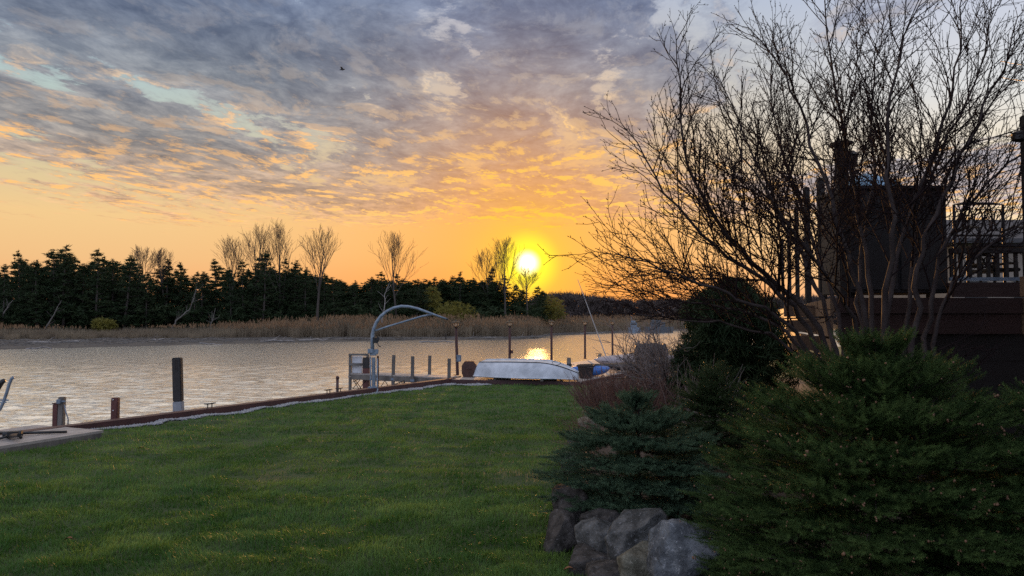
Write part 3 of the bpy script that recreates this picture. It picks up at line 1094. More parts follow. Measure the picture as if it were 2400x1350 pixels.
def far_bare_trees():
    spec = [(340, 588, 24, .55, .62, 'thin bare tree poking above pines over the mooring pile, taller left one'), (396, 592, 24, .5, .60, 'thin bare tree poking above pines, just left of the mooring pile'),
            (545, 566, 24, .42, .5, 'small bare poplar with thin twigs, leftmost of the tall bare group'), (604, 540, 22, .34, .36, 'tall bare poplar with upswept limbs behind the pines'),
            (658, 534, 22, .34, .34, 'tallest bare poplar on the far shore'), (742, 546, 13, .40, .40, 'bare wide crowned tree with pale trunk down to the reeds'),
            (931, 555, 19, .46, .42, 'lone round crowned bare tree above the crane arm'), (1150, 590, 28, .5, .4, 'thin bare tree beside the rising sun, outermost of three'),
            (1184, 566, 24, .45, .42, 'tall bare tree just left of the rising sun'), (1238, 632, 20, .85, .6, 'low spreading bare tree right under the rising sun')]
    for i, (px, ty, off, spread, first, label) in enumerate(spec):
        b = bank_pt(px, off)
        H = pt(px, ty, b.y).z - b.z
        t = thing('bare_tree', label, 'tree', (0, 0, 0), 'leafless trees on the far shore')
        g = np.random.default_rng(300 + i)
        tr, cr = Twigs(), Twigs()
        bare_tree(tr, cr, g, H, 0.24 if i != 5 else 0.28, spread, 2, 0.019, first)
        tr.build('trunk', M['far_bark'], t)
        cr.build('crown', M['far_bark'], t)
        t.location = b


far_bare_trees()


def shore_bits():
    # dead white snag, leaning and bent dead trees, driftwood, willow and yellow bush
    g = np.random.default_rng(9)

    def snag(label, path, off, r0, branches=0, m_='wood'):
        P = []
        b = bank_pt(path[0][0], off)
        for (px, py) in path:
            P.append(np.array(pt(px, py, b.y)))
        t = thing('dead_tree', label, 'dead tree', tuple(P[0]), 'dead trees along the far shore')
        tw = Twigs()
        fine = []
        for i in range(len(P) - 1):
            for q in range(3):
                fine.append(P[i] + (P[i + 1] - P[i]) * q / 3 + g.normal(0, .04, 3))
        fine.append(P[-1])
        tw.tube(fine, r0, r0 * 0.35, 6)
        if branches:
            for k in range(branches):
                i = 1 + int(g.random() * (len(fine) - 2))
                d = unit(fine[min(i + 1, len(fine) - 1)] - fine[i - 1])
                pts, _ = wander(fine[i], side_dir(d, 0.5 + g.random() * .5, g), 0.7 + g.random() * 1.6, 4, .15, .1, g)
                tw.tube(pts, 0.035, 0.012, 3)
        tw.build('trunk', M[m_], t)
    snag('white dead birch trunk standing upright in the reeds behind the crane', [(893, 775), (896, 748), (900, 728), (903, 705), (901, 692), (906, 680), (912, 664)], 9, 0.11, 8, 'pale_twig')
    snag('pale dead trunk leaning up to the right among the dark pines', [(105, 772), (122, 745), (134, 722), (144, 704)], 14, 0.12, 5)
    snag('short pale dead trunk leaning at the edge of the picture', [(8, 735), (18, 718), (30, 703)], 15, 0.11, 4)
    snag('bent grey dead tree bowing right over the reeds', [(404, 770), (412, 752), (432, 737), (447, 720), (455, 700), (460, 675)], 13, 0.14, 14)
    snag('broken pale snag with hanging shreds right of the mooring pile', [(489, 775), (497, 752), (505, 722)], 13, 0.10, 9)
    # driftwood
    logs = [((60, 803), (185, 801), .16, 'long grey driftwood log on the mud below the pines'), ((62, 815), (120, 816), .10, 'dark thin log at the water edge near the picture edge'), ((150, 800), (330, 806), .12, 'longest grey log along the mud flat'),
            ((355, 798), (385, 794), .14, 'short pale stump log on the mud left of the mooring pile'), ((405, 772), (440, 765), .10, 'pale broken branch sticking out of the reeds'), ((470, 805), (520, 806), .10, 'dark flat log right of the black mooring pile'),
            ((610, 800), (690, 798), .14, 'pale driftwood trunk heaped in the reeds left of crane'), ((722, 780), (768, 778), .13, 'bleached fallen trunk in the reeds left of the crane'), ((730, 768), (752, 780), .08, 'thin bleached branch crossing the fallen trunk'), ((700, 800), (770, 795), .11, 'grey log at water edge just left of the crane'),
            ((790, 795), (860, 800), .10, 'dark log lying behind the white cabinet'), ((985, 800), (1080, 801), .10, 'dark log at the waterline left of the first lamp'), ((1090, 793), (1170, 790), .13, 'brown driftwood log between first and second lamps'), ((1195, 792), (1262, 795), .14, 'low brown log on the point below the sun'),
            ((1290, 781), (1345, 778), .16, 'pale curved driftwood right of the third lamp'), ((1345, 782), (1420, 780), .12, 'grey driftwood log behind the fourth lamp')]
    for a, b, r, label in logs:
        p0, p1 = gp(a[0], a[1], -0.86), None
        y = p0.y
        p1 = pt(b[0], b[1], y + g.normal(0, .6))
        p0 = pt(a[0], a[1], y)
        o_ = thing('driftwood_log', label, 'driftwood', tuple(p0), 'driftwood on the far shore')
        tw = Twigs()
        P = [np.array(p0) + (np.array(p1) - np.array(p0)) * q / 5 + g.normal(0, .08, 3) for q in range(6)]
        tw.tube(P, r, r * .6, 6)
        for k in range(3):
            pts, _ = wander(P[1 + k], side_dir(unit(P[-1] - P[0]), .8, g) + np.array([0, 0, .4]), .5 + g.random(), 3, .2, 0, g)
            tw.tube(pts, r * .35, r * .12, 4)
        tw.build('trunk', M['pale_twig'], o_)
    # scattered small wrack
    n = 900
    px = g.random(n) * 1500 - 60
    off = -flat_w(px) * g.random(n) ** 2.2 * .95 + 3 * g.random(n)
    tw = Twigs()
    for i in range(n):
        b = np.array(bank_pt(px[i], off[i])) + np.array([0, 0, .1])
        a = g.normal(0, .5)
        L = 0.5 + g.random() * 2.6
        d = np.array([math.cos(a), math.sin(a), g.normal(0, .06)])
        tw.tube([b, b + d * L * .5 + g.normal(0, .05, 3), b + d * L], .05, .02, 4)
    tag(tw.build('driftwood_debris', M['wood']), 'litter of small grey drift sticks along the far waterline', 'driftwood litter', kind='stuff')
    # bushes
    for nm, label, px, off, hw, ty, by, mt in [('willow_bush', 'rounded yellow green willow bush behind the first lamp post', 1068, 15, 52, 703, 752, 'willow'), ('willow_bush', 'small upright yellow green willow in front of pines over the crane arm', 1012, 20, 26, 668, 745, 'willow'), ('willow_bush', 'yellow brown bush right of the sun behind the third lamp', 1296, 14, 32, 690, 750, 'willow'), ('willow_bush', 'low dull yellow shrub in the dark wood left of the mooring pile', 245, 13, 26, 745, 778, 'willow')]:
        b = bank_pt(px, off)
        H = pt(px, ty, b.y).z - b.z
        wd = hw / F * b.y
        t = thing(nm, label, 'bush', tuple(b), 'yellow bushes on the far shore')
        n = 330
        d = g.normal(0, 1, (n, 3))
        d /= np.linalg.norm(d, axis=1)[:, None]
        rr = g.random(n) ** .45
        P = np.array(b) + np.stack([d[:, 0] * wd * rr, d[:, 1] * wd * rr, H * (.52 + .46 * d[:, 2] * rr)], -1)
        V, T = clumps(P, 0.45, 16, g, 1.0, .05)
        soup('foliage', V, T, M[mt], t)
        tw = Twigs()
        for k in range(9):
            pts, _ = wander(np.array(b), (g.normal(0, .35), g.normal(0, .35), 1), H * .8, 5, .12, .05, g)
            tw.tube(pts, .05, .015, 4)
        tw.build('stem', M['far_bark'], t)
    # a small stake in the water and far moored boats
    b = gp(1045, 797, -1.0)
    mb = MB().tube([(b.x, b.y, -1.6), (b.x, b.y, CAM_Z - 33 / F * b.y)], [.10, .09], 8).lathe([(.12, 0), (.12, .06), (.02, .1)], (b.x, b.y, CAM_Z - 33 / F * b.y), 8)
    tag(mb.build('wooden_stake', M['post_dark']), 'small dark stake in the water before the far reeds', 'stake')


shore_bits()

# ------------------------------------------------------------------ sea wall, docks and the things along the water
def wpt(t, out=0.0, z=0.0):
    """a point along the sea wall, t metres from the dock corner"""
    p = WALL_B + WDIR * t + WOUT * out
    return Vector((p.x, p.y, z))


def wall_t(px):
    """metres along the wall where a pixel column crosses it"""
    u = (px - 1200) / F
    # (Bx + dx t) = u (By + dy t)
    return (u * WALL_B.y - WALL_B.x) / (WDIR.x - u * WDIR.y)


WL = (WALL_A - WALL_B).length


def sea_wall():
    t = thing('sea_wall', 'long dark red steel sea wall between the lawn and the water', 'sea wall', tuple(WALL_B))
    b = MB()
    b.beam(wpt(-14, 0, .055), wpt(WL, 0, .055), .24, .19)
    b.build('cap', M['rust_dark'], t, bevel=.008)
    b = MB()
    s = 0
    k = 0
    while s < WL + 14:                              # ribbed sheet piling under the cap
        a0, a1 = -14 + s, -14 + s + .3
        o = .02 if k % 2 else .09
        b.beam(wpt(a0, o, -.95), wpt(a1, o, -.95), .03, 1.78)
        s += .3
        k += 1
    b.build('sheet_piling', M['rust'], t)


sea_wall()


def dock_deck(name, label, origin, u, w, Lu, Lw, z, board=.14, th=.04, along='u', skirt=.16):
    """planked rectangle: origin corner, unit vectors u (length Lu) and w (length Lw)"""
    t = thing(name, label, 'dock', tuple(origin) if len(origin) == 3 else (origin[0], origin[1], z))
    o = Vector((origin[0], origin[1], 0))
    u, w = Vector((u[0], u[1], 0)).normalized(), Vector((w[0], w[1], 0)).normalized()
    b = MB()
    if along == 'u':
        n = int(Lw / board)
        for i in range(n):
            c = o + w * (i + .5) * (Lw / n)
            c.z = z - th / 2 + rnd.uniform(-.003, .003)
            c2 = c + u * Lu
            b.beam(c, c2, Lw / n - .009, th)
    else:
        n = int(Lu / board)
        for i in range(n):
            c = o + u * (i + .5) * (Lu / n)
            c.z = z - th / 2 + rnd.uniform(-.003, .003)
            b.beam(c, c + w * Lw, Lu / n - .009, th)
    b.build('deck_board', M['plank'], t)
    b = MB()
    zz = z - th - skirt / 2 - .002
    e = .03
    for p, q in ((o + u * e + w * e, o + u * (Lu - e) + w * e), (o + u * e + w * (Lw - e), o + u * (Lu - e) + w * (Lw - e)), (o + w * .07 + u * e, o + w * (Lw - .07) + u * e), (o + w * .07 + u * (Lu - e), o + w * (Lw - .07) + u * (Lu - e))):
        b.beam(Vector((p.x, p.y, zz)), Vector((q.x, q.y, zz)), .05, skirt)
    b.build('side_board', M['wood'], t)
    return t


# the low dock in the corner with a pole lying on it
d0 = dock_deck('plank_dock', 'weathered plank dock corner beside the lawn at the picture edge', (-6.55, 11.95), (-.38, -.925), (-.925, .38), 3.2, 1.6, .14, along='u', skirt=.14)


def pole_on_dock():
    z = .14
    P = lambda x, y, h=.03: gp(x, y, z + h)
    t = thing('boat_pole', 'long black pole with bulky clamp lying on the plank dock', 'pole', tuple(P(60, 1013)))
    MB().tube([P(-60, 1013), P(50, 1015, .04), P(157, 1012)], [.022, .022, .02], 8).build('shaft', M['black'], t, True)
    b = MB()
    b.tube([P(8, 1019, .04), P(52, 1016, .05)], [.05, .05], 10)
    b.tube([P(18, 1022, .03), P(45, 1020, .12)], [.035, .03], 8)
    b.box(P(30, 1017, .08), (.14, .07, .07), .4)
    b.tube([P(44, 1019, .05), P(50, 1026, .02)], [.03, .02], 8)
    b.build('clamp', M['black'], t, bevel=.006)
    MB().tube([P(-30, 1029, .02), P(2, 1027, .03), P(22, 1022, .05)], [.018, .018, .016], 8).build('grip', M['black'], t, True)


pole_on_dock()


def ladder():
    t = thing('dock_ladder', 'bent grey metal ladder rails rising at the picture edge over the water', 'ladder', tuple(pt(5, 965, 12.2)))
    Y = 12.2
    MB().tube([pt(32, 884, Y), pt(27, 888, Y), pt(22, 899, Y), pt(16, 920, Y), pt(9, 940, Y), pt(1, 958, Y), pt(-14, 975, Y), pt(-40, 1010, Y)], .026, 8).build('rail', M['galv'], t, True)
    MB().tube([pt(11, 891, Y + .3), pt(2, 897, Y + .3), pt(-8, 915, Y + .3), pt(-25, 955, Y + .3), pt(-45, 1000, Y + .3)], [.035, .05, .045, .03, .03], 8).build('rail', M['black'], t, True)
    b = MB()
    b.tube([pt(19, 938, Y - .03), pt(-20, 937, Y + .3)], .014, 6)
    b.tube([pt(14, 943, Y - .03), pt(-20, 944, Y + .3)], .012, 6)
    b.build('rung', M['galv'], t, True)


ladder()


def posts_left():
    # big black mooring pile with whitewashed foot
    Y = 15.6
    a, b_ = pt(415.5, 838, Y), pt(419, 985, Y)
    b_ = a + (b_ - a) * 1.0
    base = a + (b_ - a) * ((a.z + 1.9) / (a.z - b_.z))
    ws = a + (b_ - a) * .70
    t = thing('mooring_pile', 'tall square black mooring pile with whitewashed foot', 'mooring pile', tuple(base))
    MB().beam(a, ws, .185, .13).build('shaft', M['black_rough'], t, bevel=.015)
    MB().beam(ws, base, .192, .137).build('white_band', M['whitewash'], t, bevel=.012)
    m_ = MB()
    for dx, L in ((-.012, .20), (.008, .13), (.026, .24)):
        p = a + Vector((dx, -.067, -.05))
        m_.box(p - Vector((0, 0, L / 2)), (.018, .004, L))
    m_.build('dripped_paint', M['post_dark'], t)
    # short red post with three bolts
    Y = 13.6
    p = pt(271, 932, Y)
    t = thing('red_post', 'short red steel post with three white bolts', 'post', (p.x, p.y, -1.3), 'steel posts along the sea wall')
    MB().box((p.x, p.y, (p.z - 1.5) / 2), (.125, .10, p.z + 1.5)).build('shaft', M['rust'], t, bevel=.012)
    for py in (937, 962, 984):
        q = pt(265.5, py, Y - .055)
        MB().tube([q, q - Vector((0, .012, 0))], .010, 8).build('bolt', M['white_panel'], t)
    # red post and grey timber strapped together, with a hose
    Y = 13.1
    p = pt(134, 946, Y)
    t = thing('red_post', 'short plain red steel post touching a grey timber', 'post', (p.x, p.y, -1.3), 'steel posts along the sea wall')
    MB().box((p.x, p.y, (p.z - 1.5) / 2), (.10, .12, p.z + 1.5)).build('shaft', M['rust'], t, bevel=.012)
    MB().box((p.x, p.y, p.z + .008), (.11, .13, .016)).build('cap', M['rust_dark'], t)
    q = pt(146, 930, Y - .02)
    t = thing('timber_post', 'grey timber post with bracket and hanging hose by the plank dock', 'post', (q.x, q.y, -1.3))
    MB().beam((q.x, q.y, q.z), (q.x - .03, q.y, -1.5), .095, .095).build('shaft', M['wood'], t, bevel=.01)
    c = pt(138, 941, Y - .09)
    MB().box(c, (.07, .05, .075)).box(c + Vector((.06, .012, 0)), (.10, .02, .03)).build('bracket', M['galv'], t, bevel=.006)
    MB().tube([pt(151, 949, Y - .05), pt(155, 967, Y - .07), pt(160, 983, Y - .07), pt(159, 995, Y - .06), pt(154, 1003, Y - .05)], .011, 8).build('hose', M['galv'], t, True)
    # slim dark post further along
    Y = 18.6
    p = pt(791, 884, Y)
    t = thing('red_post', 'slim dark red post with domed top between mooring pile and crane', 'post', (p.x, p.y, -1.3), 'steel posts along the sea wall')
    MB().tube([(p.x, p.y, -1.5), (p.x, p.y, p.z - .02)], .036, 12).build('shaft', M['rust_dark'], t, True)
    MB().lathe([(.045, -.02), (.045, .02), (.03, .045), (.004, .055)], (p.x, p.y, p.z - .02), 12).build('cap', M['rust_dark'], t, True)
    # cleats on the wall
    for px, label in ((496, 'black mooring cleat on the sea wall right of the mooring pile'), (772, 'black mooring cleat on the sea wall, just left of the slim post'), (797, 'black mooring cleat on the sea wall beside the slim post')):
        c = wpt(wall_t(px), 0, .152)
        t = thing('mooring_cleat', label, 'cleat', tuple(c), 'cleats on the sea wall')
        for s in (-.05, .05):
            MB().tube([c + WDIR * s, c + WDIR * s + Vector((0, 0, .075))], [.012, .010], 8).build('foot', M['black'], t)
        MB().tube([c + WDIR * -.14 + Vector((0, 0, .088)), c + WDIR * -.06 + Vector((0, 0, .08)), c + WDIR * .06 + Vector((0, 0, .08)), c + WDIR * .14 + Vector((0, 0, .088))], [.008, .014, .014, .008], 8).build('horn', M['black'], t, True)


posts_left()


def crane():
    Y = wpt(wall_t(876)).y + .05
    P = lambda x, y, dy=0: pt(x, y, Y + dy)
    c = wpt(wall_t(876), .0, .15)
    t = thing('davit_crane', 'blue grey curved davit crane with diagonal strut on the sea wall', 'crane', tuple(c))
    b = MB()
    b.tube([P(876, 921), P(875.5, 838)], .050, 14)
    b.box((c.x, c.y, .165), (.24, .22, .03))
    b.build('base_post', M['galv'], t, bevel=.004)
    MB().box(P(875, 826), (.17, .17, .16)).box(P(868, 823, -.09), (.14, .03, .12)).box(P(883, 824, -.09), (.09, .03, .13)).build('swivel_bracket', M['galv'], t, bevel=.01)
    arm = [(873, 820), (872.5, 800), (873, 785), (876, 770), (882, 756), (892, 742), (906, 730), (922, 722), (940, 718), (958, 718.5), (978, 723), (1000, 731), (1022, 739), (1047, 748)]
    MB().tube([P(*a) for a in arm], [.050] * 3 + [.044] * 3 + [.040] * 3 + [.036, .034, .032, .029, .026], 12).build('arm', M['galv'], t, True)
    MB().tube([P(880, 775), P(910, 765), P(960, 750), P(990, 741), P(1012, 737)], [.026, .025, .025, .025, .024], 10).build('strut', M['galv'], t, True)
    w = MB()
    w.tube([P(882, 799, -.1), P(882, 799, .07)], .062, 12)
    w.tube([P(885, 794, -.12), P(885, 794, -.03)], .05, 12)
    w.box(P(878, 797, -.02), (.07, .12, .15))
    wo = w.build('winch', M['black'], t, bevel=.004)
    MB().tube([P(884, 800, -.13), P(886, 808, -.15), P(889, 812, -.15), P(891.5, 812, -.22)], [.012, .012, .012, .016], 8).build('crank', M['black'], wo, True)
    MB().lathe([(.02, -.03), (.045, -.01), (.03, .02)], P(1048, 748), 10).build('end_sheave', M['black'], t)
    # conduits beside the post
    for i, (x0, y0, x1, y1, lab) in enumerate([(868, 835, 869, 930, 'pale conduit pipe climbing the davit crane, cabinet side'), (884.5, 840, 884, 925, 'pale conduit pipe climbing the davit crane, pier side')]):
        a = P(x0, y0, -.06)
        q = thing('conduit_pipe', lab, 'pipe', tuple(a), 'pipes beside the crane')
        bot = P(x1, y1 - 4, -.10)
        MB().tube([a, P((x0 + x1) / 2, (y0 + y1) / 2, -.07), bot, Vector((bot.x + .04, bot.y - .12, .13)), Vector((bot.x + .02, bot.y - .22, .03)), Vector((bot.x + .02, bot.y - .22, -.2))], .016, 8).build('pipe', M['galv'], q, True)
        for f in (.25, .6):
            MB().box(a + (bot - a) * f, (.05, .03, .03)).build('clip', M['galv'], q)
    # dark post close to the crane
    p = pt(886, 835, Y + .35)
    t = thing('red_post', 'slim dark post standing directly behind the davit crane', 'post', (p.x, p.y, -1.3), 'steel posts along the sea wall')
    MB().box((p.x, p.y, (p.z - 1.5) / 2), (.05, .06, p.z + 1.5)).build('shaft', M['rust_dark'], t, bevel=.006)
    MB().box((p.x, p.y, p.z + .006), (.056, .066, .012)).build('cap', M['rust_dark'], t)


crane()

# ---- finger pier with posts, cabinet and braces
PU = Vector((-.874, .486, 0)).normalized()           # pier runs out over the water


def finger_pier():
    o = Vector((-1.95, 22.75, 0))
    wv = Vector((PU.y, -PU.x, 0))
    t = dock_deck('finger_pier', 'narrow plank pier on posts running out to the white cabinet', (o.x, o.y, .15), PU, Vector((LDIR.x, LDIR.y, 0)), 3.9, .75, .15, along='w', skirt=.16)
    b = MB()
    for s in (.9, 1.7, 2.5, 3.3):                    # cross bracing under the deck
        for q in (0.06, .70):
            a = o + PU * s + LDIR * q
            c = o + PU * (s + .55) + LDIR * q
            b.tube([(a.x, a.y, -.04), (c.x, c.y, -.72)], .012, 5)
            b.tube([(c.x, c.y, -.04), (a.x, a.y, -.72)], .012, 5)
    a, c = o + PU * .8, o + PU * 3.8
    b.beam((a.x, a.y, -.62), (c.x, c.y, -.62), .05, .07)
    b.build('brace', M['post_dark'], t)
    posts = [(923, 832, 920.0, .05, 'grey pier post nearest the davit crane'), (967.5, 835, 966, -.08, 'grey pier post with pale lower part, second from the crane'), (1007.5, 833, 1005, .85, 'grey pier post on the far side of the finger pier'), (1053, 840, 1052, -.06, 'pale short pier post beside the first lamp')]
    for px, ty, bx, q, label in posts:
        # find distance along the pier for this column
        u = (px - 1200) / F
        oo = o + LDIR * q
        s = (u * oo.y - oo.x) / (PU.x - u * PU.y)
        p = oo + PU * s
        top = pt(px, ty, p.y)
        bot = Vector((p.x + (bx - px) / F * p.y, p.y, -1.8))
        r = thing('pier_post', label, 'post', tuple(bot), 'posts of the finger pier')
        MB().beam(top, top + (bot - top) * 1.0, .10, .10).build('shaft', M['wood'], r, bevel=.01)
        z = .02
        m_ = top + (bot - top) * ((top.z - z) / (top.z - bot.z))
        MB().box(m_, (.125, .125, .07)).build('collar', M['galv'], r)
    # net panel leaning under the pier
    s0 = o + PU * 1.5 + LDIR * -.25
    a, bq = s0 + Vector((0, 0, -.05)), s0 + PU * 1.05
    r = thing('wire_mesh_panel', 'dark wire mesh panel sagging under the finger pier', 'mesh panel', tuple(s0))
    m_ = MB()
    A, B_, C_ = Vector((s0.x, s0.y, .02)), Vector((s0.x, s0.y, -.32)), Vector((bq.x, bq.y, -.36))
    for i in range(13):
        f = i / 12
        m_.tube([A + (C_ - A) * f, B_ + (C_ - B_) * f], .006, 4)
        m_.tube([B_ + (A - B_) * f, B_ + (A - B_) * f + (C_ - B_) * (1 - f)], .006, 4)
    m_.build('mesh', M['cable'], r)
    f_ = MB().tube([A, C_, B_, A], .014, 6)
    f_.build('frame', M['post_dark'], r)
    # cabinet at the end: timber frame, white panels, red pile
    e = o + PU * 3.92
    Y = e.y + .1
    P = lambda x, y, dy=0: pt(x, y, Y + dy)
    r = thing('utility_cabinet', 'white panelled cabinet in a grey timber frame at the pier end', 'cabinet', tuple(P(845, 877)))
    m_ = MB().box((P(836, 856).x, Y + .14, P(836, 855).z), (P(848, 0).x - P(825.5, 0).x, .22, P(0, 834).z - P(0, 874).z))
    m_.build('panel', M['white_panel'], r, bevel=.008)
    for x, dy in ((821, 0), (821.5, .42), (862, .42)):
        top = P(x, 832, dy)
        MB().box((top.x, top.y, (top.z - 2.0) / 2), (.085, .085, top.z + 2.0)).build('post', M['wood'], r, bevel=.006)
    for y, h in ((831, .07), (854, .085), (877, .085)):
        q = MB()
        q.beam(P(817, y, -.065), P(864, y, -.065), .04, h)
        q.build('rail', M['wood'], r, bevel=.004)
    q = MB()
    q.box((P(842, 880).x, Y + .25, P(0, 880).z - .03), (.72, .62, .05))
    q.build('platform', M['plank'], r)
    q = MB()
    for (x0, y0, x1, y1) in ((826, 882, 848, 912), (850, 882, 826, 912), (827, 895, 852, 884), (826, 911, 856, 911)):
        q.tube([P(x0, y0, .1), P(x1, y1, .1)], .012, 5)
    q.build('brace', M['post_dark'], r)
    r = thing('red_pile', 'square dark red pile beside the white cabinet', 'pile', tuple(P(859, 930, -.2)))
    top = P(859, 838, -.2)
    MB().box((top.x, top.y, (top.z - 2) / 2), (.21, .2, top.z + 2)).build('shaft', M['rust'], r, bevel=.012)
    MB().box((top.x, top.y, top.z - .18), (.222, .212, .36)).build('rub_strip', M['black_rough'], r, bevel=.012)


finger_pier()


# ---- main dock with lamps, boat, drum, tub
def main_dock():
    o = Vector((-1.95, 22.45, 0))
    front = [(-1.95, 22.42), (2.02, 21.62)]
    z = .13
    t = thing('main_dock', 'long plank dock under the white boat and lamp row', 'dock', (-1.95, 22.4, z))
    far = 17.5
    a, b_ = Vector((-1.95, 22.42, 0)), Vector((2.02, 21.62, 0))
    wd = (b_ - a)
    m_ = MB()
    n = 118
    for i in range(n):
        f0 = i / n
        p, q = a + LDIR * (far * f0), b_ + LDIR * (far * f0)
        zz = z - .02 + rnd.uniform(-.003, .003)
        m_.beam((p.x, p.y, zz), (q.x, q.y, zz), far / n - .008, .04)
    m_.build('deck_board', M['plank'], t)
    e = wd.normalized() * .03
    m_ = MB()
    for off, hgt in ((.0, .0),):
        pa, pb = a - LDIR * .10, b_ - LDIR * .10
        m_.beam((pa.x, pa.y, .055), (pb.x, pb.y, .055), .05, .15)
        pb2, pc = b_ + e, b_ + LDIR * far + e
        m_.beam((pb2.x, pb2.y, .05), (pc.x, pc.y, .05), .05, .14)
        pa2, pc = a - e, a + LDIR * far - e
        m_.beam((pa2.x, pa2.y, 0), (pc.x, pc.y, 0), .05, .24)
    m_.build('side_board', M['rust_dark'], t)
    m_ = MB()
    for s in np.arange(.5, far, 2.4):
        p = a + LDIR * float(s) + wd.normalized() * .12
        m_.box((p.x, p.y, -1.0), (.16, .16, 2.1))
    m_.build('pile', M['rust'], t)


main_dock()
LAMP_P = [Vector((-1.855 + .04, 24.0, 0)) + Vector((1.729, 3.41, 0)) * i for i in range(5)]


def lamps():
    z0 = .13
    labels = ['dark red lamp post with small electric box, beside the octagonal drum', 'dark lamp post standing right behind the left half of the white boat', 'dark lamp post behind the right half of the white boat', 'dark lamp post rising behind the dark tub', 'dark lamp post farthest along the dock behind bare twigs']
    for i, c in enumerate(LAMP_P):
        t = thing('lamp_post', labels[i], 'lamp post', (c.x, c.y, z0), 'lamp posts along the dock')
        H = CAM_Z - z0 + .01
        x, y = c.x, c.y
        pole = MB().tube([(x, y, z0), (x, y, z0 + .02)], .09, 10)
        pole.tube([(x + (.055 if i == 0 else .0), y, z0), (x, y, H + z0 - .27)], [.052, .046], 10)
        pole.build('pole', M['rust_dark'], t, False)
        zt = z0 + H - .27
        lan = thing('lantern', None, None, (c.x, c.y, z0))
        bpy.data.objects.remove(lan)
        fr = MB()
        fr.lathe([(.05, 0), (.085, .03), (.04, .05)], (x, y, zt), 10)
        for k in range(6):
            a = k * math.pi / 3
            fr.tube([(x + .05 * math.cos(a), y + .05 * math.sin(a), zt + .04), (x + .105 * math.cos(a), y + .105 * math.sin(a), zt + .10), (x + .10 * math.cos(a), y + .10 * math.sin(a), zt + .19)], .008, 4)
        f_ = fr.build('lantern_frame', M['lamp_black'], t)
        MB().lathe([(.035, .045), (.075, .08), (.088, .125), (.08, .17), (.05, .20)], (x, y, zt), 12).build('globe', M['lamp_glass'], f_, True)
        MB().lathe([(.15, .185), (.155, .195), (.11, .215), (.05, .235), (.02, .26), (.012, .285)], (x, y, zt), 12).build('cap', M['lamp_black'], t)
        if i < 2:
            p = Vector((x + (.10 if i == 0 else .085), y - .06, z0 + (.55 if i == 0 else .62)))
            s = (.15, .09, .22) if i == 0 else (.085, .07, .13)
            MB().box(p, s).box(p + Vector((0, -.05, 0)), (s[0] * .8, .012, s[2] * .8)).build('electric_box', M['galv'] if i == 0 else M['rust_dark'], t, bevel=.008)


lamps()


def boat():
    # a small white rowing boat lying upside down on the dock
    A, B_ = Vector((-0.92, 22.9, 0)), Vector((1.95, 21.75, 0))
    ax = (B_ - A).normalized()
    L = (B_ - A).length
    sd = Vector((-ax.y, ax.x, 0))
    z0 = .215
    t = thing('rowing_boat', 'white rowing boat lying upside down on the dock', 'boat', (A.x, A.y, .13))
    ns, nq = 22, 15

    def hull(inset=0.0):
        vs = []
        for i in range(ns):
            f = i / (ns - 1)
            half = .70 * (1 - max(0, (f - .45) / .55) ** 2.6 * .93) * (.93 + .07 * min(1, f * 4)) - inset
            half = max(half, .03)
            hk = .50 * (1 - .55 * max(0, (f - .62) / .38) ** 2.0) * (.90 + .10 * math.sin(f * 3)) - inset
            rk = .10 * (1 - f) ** 6                       # raked transom
            gun = .02 - .02 * math.sin(f * math.pi) - .06 * max(0, (f - .7) / .3) ** 2
            for q in range(nq):
                s = -1 + 2 * q / (nq - 1)
                aa = abs(s)
                # hard chine section seen upside down
                if aa < .62:
                    w_, h_ = aa / .62 * .78, 1.0 - .10 * (aa / .62) ** 1.5
                elif aa < .80:
                    k = (aa - .62) / .18
                    w_, h_ = .78 + .13 * k, .90 - .34 * k
                else:
                    k = (aa - .80) / .20
                    w_, h_ = .91 + .09 * k, .56 - .56 * k
                yy = math.copysign(w_ * half, s)
                p = A + ax * (f * L - rk * 0 + .12 * h_ * (1 - f) ** 4) + sd * yy
                vs.append((p.x, p.y, z0 + gun + h_ * hk))
        fs = [(i * nq + q, i * nq + q + 1, (i + 1) * nq + q + 1, (i + 1) * nq + q) for i in range(ns - 1) for q in range(nq - 1)]
        fs.append(tuple(range(nq)))
        fs.append(tuple((ns - 1) * nq + q for q in range(nq - 1, -1, -1)))
        return vs, fs
    vs, fs = hull()
    MB().add(vs, fs).build('hull', M['white'], t, True)
    # rub rail at the rim and the dark strake along the chine
    for q, r, nm, mt in ((0, .020, 'rub_rail', 'white'), (3, .012, 'strake', 'post_dark')):
        m_ = MB()
        for qq in (q, nq - 1 - q):
            m_.tube([Vector(vs[i * nq + qq]) + sd * ((-.008) if qq < nq / 2 else .008) for i in range(ns)], r, 6)
        m_.build(nm, M[mt], t, True)
    MB().tube([Vector(vs[i * nq + nq // 2]) + Vector((0, 0, .01)) for i in range(ns)], [.022] * ns, 6).build('keel', M['white'], t, True)
    # rope curled over the bow
    m_ = MB()
    pts = []
    for k in range(13):
        a = k / 12 * 6.6
        i = 17
        base = Vector(vs[i * nq + 4])
        pts.append(base + ax * (.13 * math.cos(a)) + Vector((0, 0, .05 + .06 * math.sin(a))) - sd * .02)
    m_.tube(pts, .008, 5)
    m_.build('rope', M['cable'], t)
    # two timbers it rests on
    for f, lab in ((.22, 'short timber under the stern of the upturned boat'), (.70, 'short timber under the bow half of the upturned boat')):
        c = A + ax * (f * L)
        tag(MB().beam(c - sd * .62 + Vector((0, 0, .17)), c + sd * .62 + Vector((0, 0, .17)), .09, .075).build('timber_block', M['wood'], bevel=.006), lab, 'timber', 'timbers under the boat')


boat()


